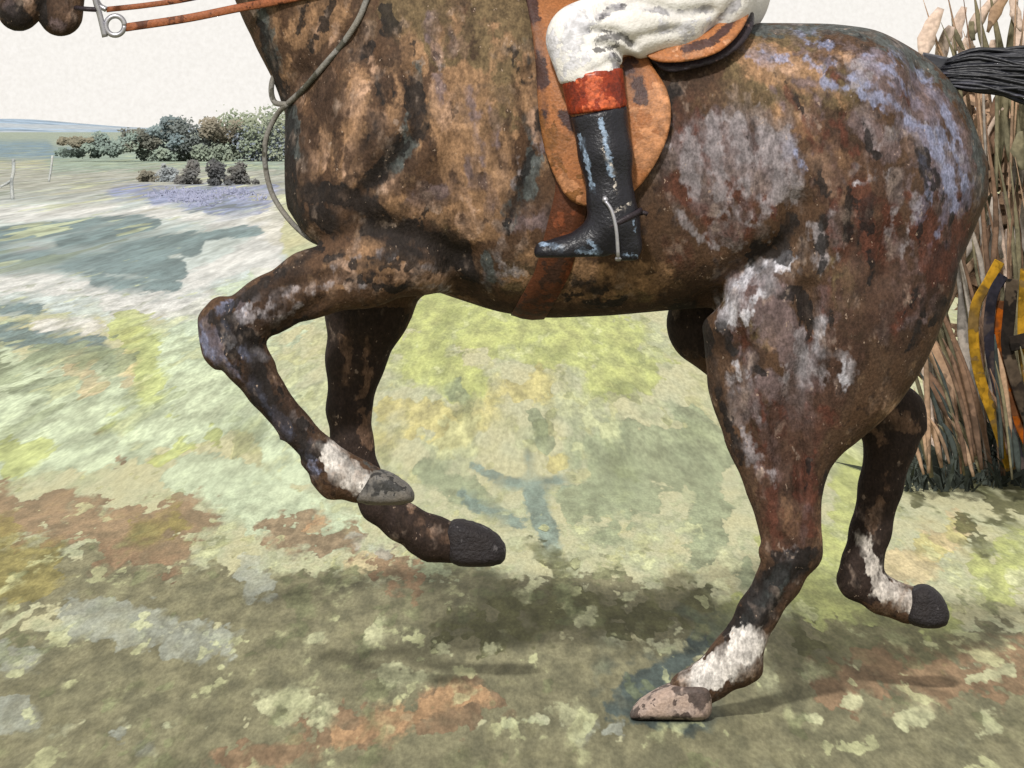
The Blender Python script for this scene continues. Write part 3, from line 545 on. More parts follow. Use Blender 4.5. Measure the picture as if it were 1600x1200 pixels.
# muscle furrows
FUR = [([(830, 120), (838, 200), (822, 310)], 22, .016), ([(1245, 320), (1232, 375), (1180, 405), (1110, 470)], 24, .032), ([(1262, 455), (1266, 540), (1232, 640), (1224, 720)], 20, .028), ([(1275, 590), (1256, 690), (1248, 770)], 12, .012),
       ([(570, 345), (640, 372), (730, 400)], 22, .022), ([(650, 120), (656, 205), (600, 275), (560, 310)], 20, .018), ([(480, 120), (500, 220), (490, 300)], 20, .012), ([(545, 60), (590, 110), (600, 180)], 18, .010),
       ([(1440, 110), (1410, 220), (1400, 330), (1380, 430)], 20, .018), ([(1100, 190), (1080, 300), (1120, 380)], 20, .012), ([(1180, 170), (1200, 290)], 18, .011), ([(1330, 180), (1340, 300), (1330, 400)], 18, .015), ([(700, 420), (740, 470)], 20, .014),
       ([(500, 470), (420, 520)], 10, .008), ([(400, 590), (480, 690)], 8, .006), ([(1216, 890), (1160, 985)], 8, .006), ([(1150, 600), (1185, 720)], 14, .010), ([(690, 60), (720, 150), (700, 260)], 20, .008), ([(345, 575), (400, 640), (470, 715)], 5, .007), ([(372, 520), (395, 545)], 9, .010), ([(335, 525), (360, 540)], 6, .007), ([(430, 455), (520, 430)], 9, .008), ([(1200, 905), (1140, 985)], 5, .006), ([(1250, 890), (1190, 985)], 5, .006), ([(1225, 840), (1240, 870)], 8, .008), ([(1245, 640), (1250, 780)], 9, .012), ([(1205, 640), (1220, 780)], 8, .010), ([(1130, 470), (1160, 540)], 14, .012)]
for pts, wd, dep in FUR:
    xs = [q[0] for q in pts]; ys = [q[1] for q in pts]
    a = P(min(xs) - 3 * wd, max(ys) + 3 * wd, 0); b = P(max(xs) + 3 * wd, min(ys) - 3 * wd, 0)
    sl, (X, Y, Z) = hf.sub(np.array((a[0], -.42, a[2])), np.array((b[0], .42, b[2])))
    dp = D - np.abs(Y); q = CX + X * F / dp; r = HY + (CH - Z) * F / dp
    dist = 10 * (30 - stroke_field(q, r, [[*pts, 300]]) ); 
    hf.v[sl] += dep * np.exp(-(np.clip(dist, 0, 400) / wd) ** 2) * np.clip((np.abs(Y) - .06) / .06, 0, 1)
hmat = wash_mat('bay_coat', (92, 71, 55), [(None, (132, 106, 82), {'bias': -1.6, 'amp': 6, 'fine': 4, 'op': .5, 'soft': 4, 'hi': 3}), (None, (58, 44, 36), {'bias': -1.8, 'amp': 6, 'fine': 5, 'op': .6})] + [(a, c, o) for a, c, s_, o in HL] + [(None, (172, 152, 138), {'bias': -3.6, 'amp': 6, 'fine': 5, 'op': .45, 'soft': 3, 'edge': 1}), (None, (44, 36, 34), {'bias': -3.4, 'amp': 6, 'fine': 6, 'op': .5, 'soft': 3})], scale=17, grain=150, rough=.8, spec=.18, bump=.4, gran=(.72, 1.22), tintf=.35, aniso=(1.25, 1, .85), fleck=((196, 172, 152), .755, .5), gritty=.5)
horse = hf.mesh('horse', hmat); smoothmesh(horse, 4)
tag(horse, 'dark bay horse with mottled brown coat cantering left under its rider', 'horse')
hv = verts_of(horse); px, py = project(hv)
tx, ty = project_true(hv)
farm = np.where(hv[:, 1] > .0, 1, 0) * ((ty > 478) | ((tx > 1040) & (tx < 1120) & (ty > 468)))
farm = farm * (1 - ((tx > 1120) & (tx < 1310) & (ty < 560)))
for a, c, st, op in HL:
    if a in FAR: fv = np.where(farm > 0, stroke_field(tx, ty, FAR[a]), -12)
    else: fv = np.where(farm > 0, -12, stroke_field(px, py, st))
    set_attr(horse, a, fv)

def poly_solid(name, poly, Y, hd, mat, parent, h=.005, rnd=12, taper=0.0):
    n_ = len(poly); poly = [tuple(q) for q in spline([*poly, poly[0]], 5)[:-1]]
    xs = [p[0] for p in poly]; ys = [p[1] for p in poly]
    a = P(min(xs) - 8, max(ys) + 8, Y); b = P(max(xs) + 8, min(ys) - 8, Y)
    f = Field((a[0], Y - hd - .02, a[2]), (b[0], Y + hd + .02, b[2]), h)
    sl, (X, Yg, Z) = f.sub(f.lo, f.lo + 99)
    s = (D + Y) / F; d2 = (poly_sdf(CX + X / s, HY + (CH - Z) / s, poly) + rnd) * s
    d2 = d2 - rnd * s; m = -d2.min() * .5
    cx = (a[0] + b[0]) / 2; hw = (b[0] - a[0]) / 2
    q = np.abs(Yg - Y) - hd * np.sqrt(np.clip(1 - (1 - np.clip(-d2 / m, 0, 1)) ** 2, 0, 1)) * (1 - taper * .3 * ((X - cx) / hw) ** 2)
    f.v = np.maximum(d2, q)
    f.v[[0, -1]] = .1; f.v[:, [0, -1]] = .1; f.v[:, :, [0, -1]] = .1
    o = f.mesh(name, mat, parent); smoothmesh(o, 5); return o
hoof_pale = wash_mat('hoof_horn_pale', (186, 166, 154), [(None, (66, 54, 50), {'bias': -.2, 'amp': 7, 'fine': 4})], scale=22, rough=.6)
hoof_dark = wash_mat('hoof_horn_dark', (48, 44, 46), [(None, (92, 88, 90), {'bias': -2.2, 'amp': 7, 'fine': 4})], scale=25, rough=.7, bump=.8)
hoof_grey = wash_mat('hoof_horn_grey', (120, 116, 110), [(None, (48, 48, 48), {'bias': -1.0, 'amp': 7, 'fine': 4})], scale=25, rough=.55)
poly_solid('hoof', [(986, 1108), (1006, 1088), (1050, 1066), (1104, 1064), (1114, 1092), (1104, 1123), (1050, 1124), (988, 1123)], -.15, .056, hoof_pale, horse, taper=.5)
poly_solid('hoof', [(584, 730), (612, 738), (640, 758), (648, 776), (638, 787), (590, 790), (556, 782), (564, 756)], -.17, .05, hoof_grey, horse, taper=.4)
poly_solid('hoof', [(690, 826), (715, 810), (760, 822), (786, 844), (791, 868), (774, 884), (705, 880)], .15, .052, hoof_dark, horse, taper=.4)
poly_solid('hoof', [(1420, 918), (1446, 912), (1470, 928), (1483, 956), (1476, 978), (1440, 981), (1412, 964)], .145, .05, hoof_dark, horse, taper=.3)

# tail streaming out behind, mane, eye
hair = wash_mat('tail_hair', (40, 42, 50), [(None, (92, 92, 108), {'bias': -2.0, 'amp': 6, 'fine': 4})], scale=16, rough=.5, spec=.4, aniso=(.25, 1, 2))
st = []
for k in range(420):
    a = rng.uniform(-1, 1); b = rng.uniform(-1, 1); y0 = b * .045
    p0 = P(1466 + 14 * abs(a), 114 + a * 20, y0)
    p1 = P(1530, 112 + a * 26 + rng.normal() * 4, y0 * 1.4); p2 = P(1610, 118 + a * 34 + rng.normal() * 6, y0 * 1.8); p3 = P(1700, 132 + a * 46 + rng.normal() * 10, y0 * 2)
    p4 = P(1790 + rng.normal() * 25, 175 + a * 60 + rng.normal() * 14, y0 * 2.2)
    pth = spline([p0, p1, p2, p3, p4], 4); n = len(pth)
    st.append(tube(pth, np.interp(np.linspace(0, 1, n), [0, .15, .8, 1], [.003, .0046, .0036, .0008]), 4))
st.append(tube(spline([P(1440, 108, 0), P(1475, 112, 0), P(1520, 120, 0), P(1580, 124, 0)], 4), np.linspace(.038, .024, 13), 10))
mesh_obj('tail', *merge(st), hair, horse)
st = []
for k in range(140):
    t = rng.random(); c = spline([(240, -440), (360, -400), (480, -290), (590, -150), (700, -60)], 12)[int(t * 48)]
    p0 = P(c[0], c[1] + 22, rng.normal() * .01); p1 = P(c[0] + 20, c[1] - 14, -.03); p2 = P(c[0] + 45, c[1] + 40 + rng.normal() * 10, .07 + rng.normal() * .01)
    pth = spline([p0, p1, p2], 4); st.append(tube(pth, np.linspace(.006, .001, len(pth)), 4))
mesh_obj('mane', *merge(st), hair, horse)
for y in (-1, 1):
    c = Vector(P(150, -280, 0)); bm = bmesh.new(); bmesh.ops.create_uvsphere(bm, u_segments=12, v_segments=8, radius=.024)
    for v in bm.verts: v.co += Vector((c.x - .05, y * .072, c.z))
    me = bpy.data.meshes.new('eye'); bm.to_mesh(me); bm.free(); me.materials.append(hoof_dark); link(bpy.data.objects.new('eye', me), horse)

# ------------------------------------------------------------------ saddle
def skin_y(px, py, off=0.0, side=-1):
    """Y where the line of sight through a photo point meets the horse, near side"""
    for Y in np.arange(side * .40, 0, -side * .004):
        if hf.sample(np.array(P(px, py, Y))) < off: return Y
    return None
def conform(name, poly, off, th, mat, parent, h=.006, side=-1, rnd=3):
    """panel that follows the horse's side under an outline"""
    xs = [p[0] for p in poly]; ys = [p[1] for p in poly]
    a = P(min(xs) - 12, max(ys) + 12, 0); b = P(max(xs) + 12, min(ys) - 12, 0)
    y0, y1 = (-.42, -.01) if side < 0 else (.01, .42)
    f = Field((a[0] - .03, y0, a[2] - .03), (b[0] + .03, y1, b[2] + .03), h)
    X, Y, Z = np.meshgrid(*f.ax, indexing='ij')
    hvv = hf.sample(np.stack([X, Y, Z], -1))
    dpt = D - np.abs(Y); d2 = poly_sdf(CX + X * F / dpt, HY + (CH - Z) * F / dpt, poly) * D / F
    q = np.abs(hvv - off) - th / 2
    r = rnd * D / F; d2 = d2 + r; q = q + r
    f.v = np.minimum(np.maximum(d2, q), 0) + np.sqrt(np.maximum(d2, 0) ** 2 + np.maximum(q, 0) ** 2) - r
    for ax in range(3):
        ix = [slice(None)] * 3; ix[ax] = [0, -1]; f.v[tuple(ix)] = .1
    o = f.mesh(name, mat, parent); smoothmesh(o, 3); return o
def washed(o, name, base, layers, **k):
    v = verts_of(o); a, b = project_true(v)
    m = wash_mat(name, base, [(name + '_' + str(i), c, op) for i, (c, s, op) in enumerate(layers)], **k)
    for i, (c, s, op) in enumerate(layers): set_attr(o, name + '_' + str(i), stroke_field(a, b, s))
    o.data.materials.clear(); o.data.materials.append(m); return o

saddle = empty('saddle', P(960, 20, 0)); tag(saddle, 'tan brown leather riding saddle strapped on the bay horse', 'saddle')
leather_dark = wash_mat('dark_leather', (50, 42, 48), [(None, (88, 70, 66), {'bias': -2, 'amp': 6})], scale=20, rough=.5)
flapP = [tuple(q) for q in spline([(800, -70), (822, 0), (836, 90), (842, 180), (856, 250), (890, 312), (940, 322), (990, 300), (1030, 245), (1048, 190), (1042, 140), (1012, 85), (1000, -10), (900, -70)], 4)]
for sd_ in (-1, 1):
    o = conform('flap', flapP, .022, .02, None, saddle, side=sd_)
    washed(o, 'flap_leather' + ('_near' if sd_ < 0 else '_off'), (176, 116, 72), [
        ((196, 138, 96), [[(1020, 150), (1015, 250), 24], [(870, 260), (890, 300), 10]], {}),
        ((128, 84, 42), [[(850, 180), (865, 230), 12], [(870, 240), (900, 300), 8]], {'op': .9}),
        ((40, 36, 46), [[(826, -20), (836, 60), (846, 130), 13], [(846, 110), (852, 190), 6], [(984, 100), (1000, 150), 14], [(1000, 130), (1008, 160), 6], [(880, 180), (895, 200), 10]], {'amp': .35, 'fine': .5, 'hi': 2.2})], scale=18, rough=.55)
panelP = [tuple(q) for q in spline([(1012, 92), (1040, 112), (1080, 108), (1130, 92), (1168, 60), (1178, 20), (1150, -30), (1020, -30)], 4)]
skirtP = [tuple(q) for q in spline([(1004, 84), (1030, 97), (1080, 95), (1125, 80), (1158, 48), (1174, 8), (1172, -40), (1150, -40), (1140, 0), (1112, 44), (1060, 66)], 4)]
for sd_ in (-1, 1):
    conform('panel', panelP, .02, .03, leather_dark, saddle, side=sd_)
    o = conform('skirt', skirtP, .046, .024, None, saddle, side=sd_)
    washed(o, 'skirt_leather' + ('_near' if sd_ < 0 else '_off'), (186, 122, 76), [((206, 150, 112), [[(1070, 90), (1130, 66), 6]], {}), ((44, 36, 46), [[(1070, 76), (1110, 66), (1140, 40), (1160, 0), 7]], {'amp': .25, 'fine': .3})], scale=18, rough=.55)
sf = Field((-.05, -.24, 1.45), (.62, .24, 1.85), .008)
sf.chain([(850, -60, 40, 0, 2.6), (920, -10, 36, 0, 3.0), (1020, 0, 38, 0, 3.4), (1110, -20, 40, 0, 3.3), (1160, -60, 28, 0, 3.6)], .03)
sf.chain([(840, -70, 26, 0, 3), (825, -100, 20, 0, 3.2)], .03)
o = sf.mesh('seat', leather_dark, saddle); smoothmesh(o, 3); washed(o, 'seat_leather', (170, 110, 68), [((206, 130, 80), [[(840, 0), (860, 0), 20]], {})], scale=18, rough=.5)

# girth: a band right round the barrel
def girth():
    n = 90; rows = []
    for k in range(n):
        a = 2 * math.pi * k / n; dy, dz = -math.cos(a), -math.sin(a)
        ring = []
        for off in (-27, -9, 9, 27):
            zc = P(0, 240)[2]; r = .1
            while r < .6:
                z = zc + dz * r; pyy = HY + (CH - z) * F / D
                xx = np.interp(pyy, [0, 300, 420, 497], [900, 892, 862, 822]) + off
                p = np.array(((xx - CX) * D / F, dy * r, z))
                if hf.sample(p) > 0: break
                r += .003
            ring.append(p)
        rows.append((a, ring))
    V, Fc = [], []
    for a, ring in rows:
        nrm = np.array((0, -math.cos(a), -math.sin(a)))
        for j, p in enumerate(ring): V.append(p + nrm * (.005 if j in (1, 2) else .003))
        for j, p in enumerate(ring): V.append(p - nrm * .008)
    for k in range(n):
        b, c = k * 8, ((k + 1) % n) * 8
        for j in range(3): Fc += [[b + j, b + j + 1, c + j + 1, c + j], [b + 4 + j, c + 4 + j, c + 5 + j, b + 5 + j]]
        Fc += [[b, c, c + 4, b + 4], [b + 3, b + 7, c + 7, c + 3]]
    o = mesh_obj('girth', V, Fc, None, saddle)
    washed(o, 'girth_leather', (98, 56, 34), [((60, 40, 32), [[(880, 400), (820, 500), 9]], {}), ((128, 70, 42), [[(900, 420), (870, 480), 8], [(880, 340), (880, 380), 8]], {})], scale=24, rough=.6)
    bm = bmesh.new(); bm.from_mesh(o.data); bmesh.ops.recalc_face_normals(bm, faces=bm.faces); bm.to_mesh(o.data); bm.free()
girth()
metal = NT('steel'); metal.b.inputs['Metallic'].default_value = .75; metal.b.inputs['Roughness'].default_value = .38
_t = metal.n('ShaderNodeTexCoord'); _n = metal.noise(_t.outputs['Object'], 60); _c = metal.mix(_n.outputs[0], lin((150, 152, 165)), lin((214, 212, 214))); metal.l(_c, metal.b.inputs['Base Color']); metal = metal.m
BY = -.372            # depth of the near boot
st = [tube(spline([P(946, 314, BY - .052), P(956, 330, BY - .056), P(963, 360, BY - .058), P(966, 402, BY - .055)], 5), .0042, 7),
      tube(spline([P(946, 314, BY - .052), P(944, 300, BY - .01), P(946, 314, BY + .045), P(962, 360, BY + .055), P(966, 405, BY + .05)], 5), .0065, 7),
      tube([P(966, 404, BY - .05), P(966, 406, BY), P(966, 404, BY + .05)], .007, 8, .5, (0, 0, 1))]
mesh_obj('stirrup_iron', *merge(st), metal, saddle)
yy = [skin_y(x, y, .04) or -.28 for x, y in ((950, 120), (952, 220), (950, 290))]
mesh_obj('stirrup_leather', *tube(spline([P(950, 120, yy[0]), P(952, 220, yy[1]), P(948, 290, yy[2]), P(945, 304, BY)], 5), .012, 6, .4), leather_dark, saddle)

# ------------------------------------------------------------------ rider
skinm = wash_mat('skin', (206, 160, 132), scale=20, rough=.6)
pf = Field((-.28, -.52, .90), (.75, .52, 2.62), .0095)
for s in (-1, 1):
    Yh, Yk, Ya = s * .11, s * .33, s * abs(BY)
    pf.chain([(1110, -10, 62, Yh, .9), (1000, 25, 54, s * .24, .8), (910, 68, 42, Yk, .8), (930, 150, 36, s * .35, .85), (945, 240, 33, s * .365, .85), (958, 335, 26, Ya, .9)], .02)
    pf.chain([(960, 352, 26, Ya, .9), (930, 380, 20, Ya, 1.0), (862, 390, 13, Ya, 1.6)], .015)
    pf.chain([(950, -330, 40, s * .19, .9), (930, -200, 34, s * .27, .9), (840, -150, 27, s * .20, .9), (770, -130, 22, s * .08, .9)], .02)
    # hand: palm, four fingers closed on the rein, thumb on top
    pf.chain([(770, -130, 22, s * .08, .8), (745, -122, 24, s * .07, .7)], .01)
    for j in range(4): pf.chain([(735, -138 + 11 * j, 7, s * .07, 1), (716 + 2 * j, -134 + 11 * j, 6.5, s * .06, 1), (716 + 2 * j, -130 + 11 * j, 6, s * .035, 1), (730, -130 + 10 * j, 5.5, s * .03, 1)], .004)
    pf.chain([(755, -142, 8, s * .06, 1), (735, -152, 7, s * .045, 1), (718, -148, 6, s * .035, 1)], .005)
pf.chain([(1105, -20, 90, 0, 1.25), (1070, -140, 80, 0, 1.3), (1010, -270, 95, 0, 1.45), (965, -335, 80, 0, 1.7)], .05)
pf.chain([(955, -370, 36, 0, .95), (930, -430, 38, 0, .9)], .02)
pf.chain([(925, -455, 58, 0, .82), (915, -500, 64, 0, .84)], .03)
pf.cap((862, -462, 10, 0, .7), (868, -475, 7, 0, .6), .02)
for s in (-1, 1): pf.cap((935, -470, 14, s * .075, .4), (935, -455, 10, s * .075, .4), .01)
pf.cap((905, -415, 22, 0, 1), (885, -418, 16, 0, 1), .03)
person = pf.mesh('person', skinm); smoothmesh(person, 3)
tag(person, 'rider in white breeches and black boots with orange tops seated on the horse', 'person')
def cloth(name, chains, h=.0075, k=.02, mod=None):
    pts = [q for c in chains for q in c]
    lo = np.array([P(q[0] - q[2] * 1.2 - 20, q[1] + q[2] * 1.2 + 20, q[3]) for q in pts]).min(0); hi = np.array([P(q[0] + q[2] * 1.2 + 20, q[1] - q[2] * 1.2 - 20, q[3]) for q in pts]).max(0)
    dy = max(q[2] * D / F * max(1, q[4]) for q in pts) + .03
    ys = [q[3] for q in pts]; f = Field((lo[0], min(ys) - dy, lo[2]), (hi[0], max(ys) + dy, hi[2]), h)
    for c in chains: f.chain(c, k)
    if mod: mod(f)
    o = f.mesh(name, None, person); smoothmesh(o, 2); return o
def folds(f):
    X, Y, Z = np.meshgrid(*f.ax, indexing='ij'); q = CX + X * F / (D - np.abs(Y)); r = HY + (CH - Z) * F / (D - np.abs(Y))
    dis = np.zeros_like(f.v)
    for (pts, wdt, dep) in FOLD:
        dis += dep * np.exp(-np.maximum(0, 12 - (stroke_field(q, r, [[*pts, 120]]) * 1.0)) ** 2 * 100 / wdt ** 2)
    f.v = f.v + dis
    # hem cut below the knee
    f.v = np.maximum(f.v, (r - np.interp(q, [860, 880, 975, 1040], [138, 132, 112, 112])) * D / F * (np.abs(Y) > .2) - (np.abs(Y) <= .2) * .5)
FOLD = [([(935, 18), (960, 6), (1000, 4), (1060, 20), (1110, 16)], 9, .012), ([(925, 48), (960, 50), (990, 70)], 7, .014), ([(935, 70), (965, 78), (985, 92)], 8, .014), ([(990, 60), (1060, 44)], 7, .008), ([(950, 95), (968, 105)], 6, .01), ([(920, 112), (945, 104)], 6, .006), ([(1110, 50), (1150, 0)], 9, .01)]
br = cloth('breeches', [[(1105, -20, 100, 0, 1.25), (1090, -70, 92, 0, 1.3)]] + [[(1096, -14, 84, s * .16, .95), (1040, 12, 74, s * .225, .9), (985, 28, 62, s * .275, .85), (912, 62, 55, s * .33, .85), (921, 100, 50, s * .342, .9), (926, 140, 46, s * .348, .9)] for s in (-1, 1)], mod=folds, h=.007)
washed(br, 'breeches_cloth', (246, 243, 238), [  # grey and black layers paint shade into the modelled folds
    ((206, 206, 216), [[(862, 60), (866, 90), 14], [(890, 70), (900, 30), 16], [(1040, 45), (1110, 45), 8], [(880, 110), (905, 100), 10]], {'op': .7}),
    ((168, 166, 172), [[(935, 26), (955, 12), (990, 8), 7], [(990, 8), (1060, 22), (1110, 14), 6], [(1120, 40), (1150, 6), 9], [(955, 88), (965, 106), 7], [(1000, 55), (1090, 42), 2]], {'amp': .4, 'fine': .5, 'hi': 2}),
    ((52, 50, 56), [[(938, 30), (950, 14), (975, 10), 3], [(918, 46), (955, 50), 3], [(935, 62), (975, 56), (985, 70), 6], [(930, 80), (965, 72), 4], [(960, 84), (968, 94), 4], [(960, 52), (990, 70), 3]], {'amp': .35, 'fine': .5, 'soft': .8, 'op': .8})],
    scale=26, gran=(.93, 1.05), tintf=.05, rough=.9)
def cutline(f, y0, y1):
    X, Y, Z = np.meshgrid(*f.ax, indexing='ij'); q = CX + X * F / (D - np.abs(Y)); r = HY + (CH - Z) * F / (D - np.abs(Y))
    a = y0 - (q - 924) * .14; b = y1 - (q - 934) * .14
    return np.minimum(r - a, b - r) * D / F
def near(s): return 'near' if s < 0 else 'off'
for s in (-1, 1):
    o = cloth('boot_top', [[(924, 112, 49, s * .345, .92), (934, 172, 47, s * .352, .92)]], h=.006, k=0,
              mod=lambda f: setattr(f, 'v', np.maximum(f.v, -cutline(f, 112, 174))))
    washed(o, 'boot_top_leather_' + near(s), (150, 52, 20), [((214, 104, 62), [[(925, 125), (925, 165), 12], [(940, 160), (955, 166), 8]], {'amp': 3}), ((112, 36, 14), [[(890, 140), (895, 180), 8], [(965, 125), (968, 150), 8]], {})], scale=30, rough=.5, coat=.2, tintf=.1)
    Ya = s * abs(BY)
    def boot_mod(f):
        X, Y, Z = np.meshgrid(*f.ax, indexing='ij'); q = CX + X * F / (D - np.abs(Y)); r = HY + (CH - Z) * F / (D - np.abs(Y))
        f.v = np.maximum(f.v, (r - np.where(q > 962, 407, np.interp(q, [840, 945, 962], [403, 401, 396]))) * D / F)
        f.v = np.maximum(f.v, (np.interp(q, [880, 985], [186, 164]) - r) * D / F)
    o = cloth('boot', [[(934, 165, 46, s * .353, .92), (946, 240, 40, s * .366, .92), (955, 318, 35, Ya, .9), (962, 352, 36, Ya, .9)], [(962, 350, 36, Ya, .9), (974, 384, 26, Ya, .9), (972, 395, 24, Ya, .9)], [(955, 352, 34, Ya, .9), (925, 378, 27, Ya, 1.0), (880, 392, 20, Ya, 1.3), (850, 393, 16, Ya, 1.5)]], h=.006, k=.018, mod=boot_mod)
    washed(o, 'boot_leather_' + near(s), (24, 24, 33), [((150, 172, 198), [[(906, 210), (918, 255), (926, 295), 3.5], [(940, 190), (948, 230), (956, 275), 4.5], [(845, 380), (880, 388), 4], [(900, 392), (935, 396), 3], [(920, 376), (935, 392), 2.5], [(975, 398), (995, 400), 2.5], [(990, 345), (992, 360), 2.5]], {'amp': .35, 'fine': .5, 'soft': .4}), ((226, 216, 204), [[(938, 225), (956, 262), (963, 305), 1.5], [(960, 330), (985, 318), 2]], {'amp': .3, 'fine': .4, 'soft': .4})], scale=40, rough=.42, spec=.35, coat=.08, tintf=.1)  # pale blue streaks are gloss highlights painted on the leather
    # spur: strap round the ankle and a short neck behind the heel
    c = np.array(P(962, 345, Ya)); s_ = D / F
    ring = [(c[0] + .002 + .0515 * math.cos(a), Ya + .047 * math.sin(a), c[2] - .004 + .026 * math.cos(a)) for a in np.linspace(0, 2 * math.pi, 25)]
    mesh_obj('spur', *merge([tube(ring, .0045, 6, 1.6, (0, 0, 1)), tube([P(996, 334, Ya), P(1006, 332, Ya), P(1012, 335, Ya)], .005, 6)]), leather_dark, o)
jk = cloth('jacket', [[(1098, -75, 92, 0, 1.28), (1070, -140, 90, 0, 1.3), (1010, -270, 104, 0, 1.45), (965, -335, 88, 0, 1.7)]] + [[(950, -330, 50, s * .19, .9), (930, -200, 43, s * .27, .9), (840, -150, 35, s * .20, .9), (795, -138, 30, s * .12, .9)] for s in (-1, 1)], h=.011, k=.03)
washed(jk, 'jacket_silk', (150, 52, 30), [], scale=12, rough=.6)
cp = cloth('cap', [[(918, -510, 70, 0, .86), (922, -535, 60, 0, .86)], [(880, -495, 26, 0, 1.6), (842, -482, 8, 0, 4)]], h=.01, k=.02, mod=lambda f: setattr(f, 'v', np.maximum(f.v, ((HY + (CH - np.meshgrid(*f.ax, indexing='ij')[2]) * F / D) + 484) * D / F)))
washed(cp, 'cap_silk', (44, 42, 50), [], scale=20, rough=.6)

# ------------------------------------------------------------------ bridle
br_ = empty('bridle', P(180, 40, -.06)); tag(br_, 'orange brown leather reins joined to a steel bit below the muzzle', 'bridle')
rein_m = wash_mat('rein_leather', (164, 100, 66), [(None, (84, 46, 30), {'bias': -1.2, 'amp': 6, 'fine': 3})], scale=22, rough=.6)
ys = {}
def rein(pts, wpx): 
    pth = spline(pts, 8); return mesh_obj('rein', *tube(pth, wpx * D / F / 2, 8, .35), rein_m, br_)
def over(px, py, off=.012): return skin_y(px, py, off) or -.06
rein([P(196, 43, -.07), P(290, 29, -.085), P(370, 13, -.10), P(430, 2, min(over(430, 2), -.1)), P(520, -18, over(520, -18)), P(640, -60, over(640, -60) - .01), P(730, -122, -.09)], 13)
rein([P(166, 15, .07), P(230, 8, .08), P(300, -3, .10), P(420, -30, .15), P(560, -70, .18), P(730, -122, .09)], 9)
th = np.linspace(0, 2 * math.pi, 29)
ringp = [P(180 + 14.5 * math.cos(a), 40 + 15 * math.sin(a), -.07) for a in th]
mesh_obj('bit_ring', *tube(ringp, .0062, 7), metal, br_)
mesh_obj('bit_shank', *tube(spline([P(143, -40, -.075), P(149, 0, -.075), P(156, 24, -.072), P(164, 58, -.07)], 6), .0068, 7), metal, br_)
mesh_obj('bit_shank', *tube(spline([P(143, -40, .075), P(147, -10, .075), P(155, 8, .072), P(166, 15, .07)], 6), .0068, 7), metal, br_)
mesh_obj('curb_link', *tube(spline([P(118, 12, -.05), P(134, 14, -.075), P(152, 15, -.074)], 5), .0055, 6), leather_dark, br_)
for s in (-1, 1):
    mesh_obj('cheekpiece', *tube(spline([P(143, -40, s * .075), P(160, -130, s * .082), P(200, -260, s * .09), P(240, -390, s * .075), P(250, -440, 0)], 6), .009, 6, .5), rein_m, br_)
# slack neck cord: over the neck, a small knot loop, and a long loop hanging in front of the breast
ncp = empty('neck_cord', P(445, 165, -.1)); tag(ncp, 'thin grey cord looped round the neck, hanging slack before the breast', 'cord')
cord_m = wash_mat('cord', (140, 138, 132), [(None, (74, 72, 60), {'bias': -.6, 'amp': 7, 'fine': 3})], scale=14, rough=.8)
up = [(640, -110), (600, -50), (575, -5), (560, 30), (535, 68), (505, 103), (475, 138), (448, 163)]
mesh_obj('neck_loop', *tube(spline([P(x, y, (over(x, y, .008))) for x, y in up] , 6), .0068, 7), cord_m, ncp)
ye = over(452, 163, .008)
mesh_obj('knot_loop', *tube(spline([P(448, 163, ye), P(430, 160, -.05), P(424, 142, -.03), P(428, 120, -.03), P(440, 110, -.05)], 6), .0065, 7), cord_m, ncp)
mesh_obj('hanging_loop', *tube(spline([P(448, 163, ye), P(432, 180, -.05), P(416, 215, -.04), P(414, 255, -.03), P(424, 300, -.03), P(445, 335, -.05), P(470, 362, -.07), P(494, 378, -.09), P(520, 384, .0)], 6), .0062, 7), cord_m, ncp)

# ------------------------------------------------------------------ thicket on the right
TB = 5.5
tk = empty('dry_thicket', (P(1620, 720, TB)[0], TB, gz(TB))); tag(tk, 'tall tan brown thicket of dry stems behind the hindquarters and tail', 'bush')
TM = [leaf_mat('dry_tan', (186, 156, 130), scale=5), leaf_mat('dry_pink', (226, 204, 188), scale=5), leaf_mat('dry_brown', (134, 108, 90), scale=5), leaf_mat('dry_olive', (132, 126, 102), scale=5), leaf_mat('dry_grey', (176, 168, 160), scale=5)]
def blade(pts, wpx, mat, Y, parent, name='stem', seg=6):
    s = (D + Y) / F; pth = spline([P(a, b, Y + dy) for a, b, dy in pts], 4); n = len(pth)
    prof = np.interp(np.linspace(0, 1, n), [0, .25, .7, 1], [.55, 1, .85, .12])
    return mesh_obj(name, *tube(pth, prof * wpx * s / 2, seg, .45), mat, parent)
r2 = np.random.default_rng(3)
base_y = 232 + (CH - gz(TB)) * F / (D + TB)
for k in range(150):
    x0 = r2.uniform(1440, 1900); lean = (x0 - 1690) * .28 + r2.normal() * 28
    hgt = r2.uniform(.45, .92) * 600
    if x0 < 1500: hgt *= .8
    dy = r2.uniform(-.35, .35); bend = r2.normal() * 16
    pts = [(x0 - lean * .2, base_y + 4, dy), (x0 + lean * .05, base_y - hgt * .35, dy), (x0 + lean * .35 + bend, base_y - hgt * .7, dy), (x0 + lean * .8 + bend, base_y - hgt, dy)]
    blade(pts, r2.uniform(4, 12), TM[r2.choice(5, p=[.17, .05, .34, .24, .2])], TB + dy, tk)
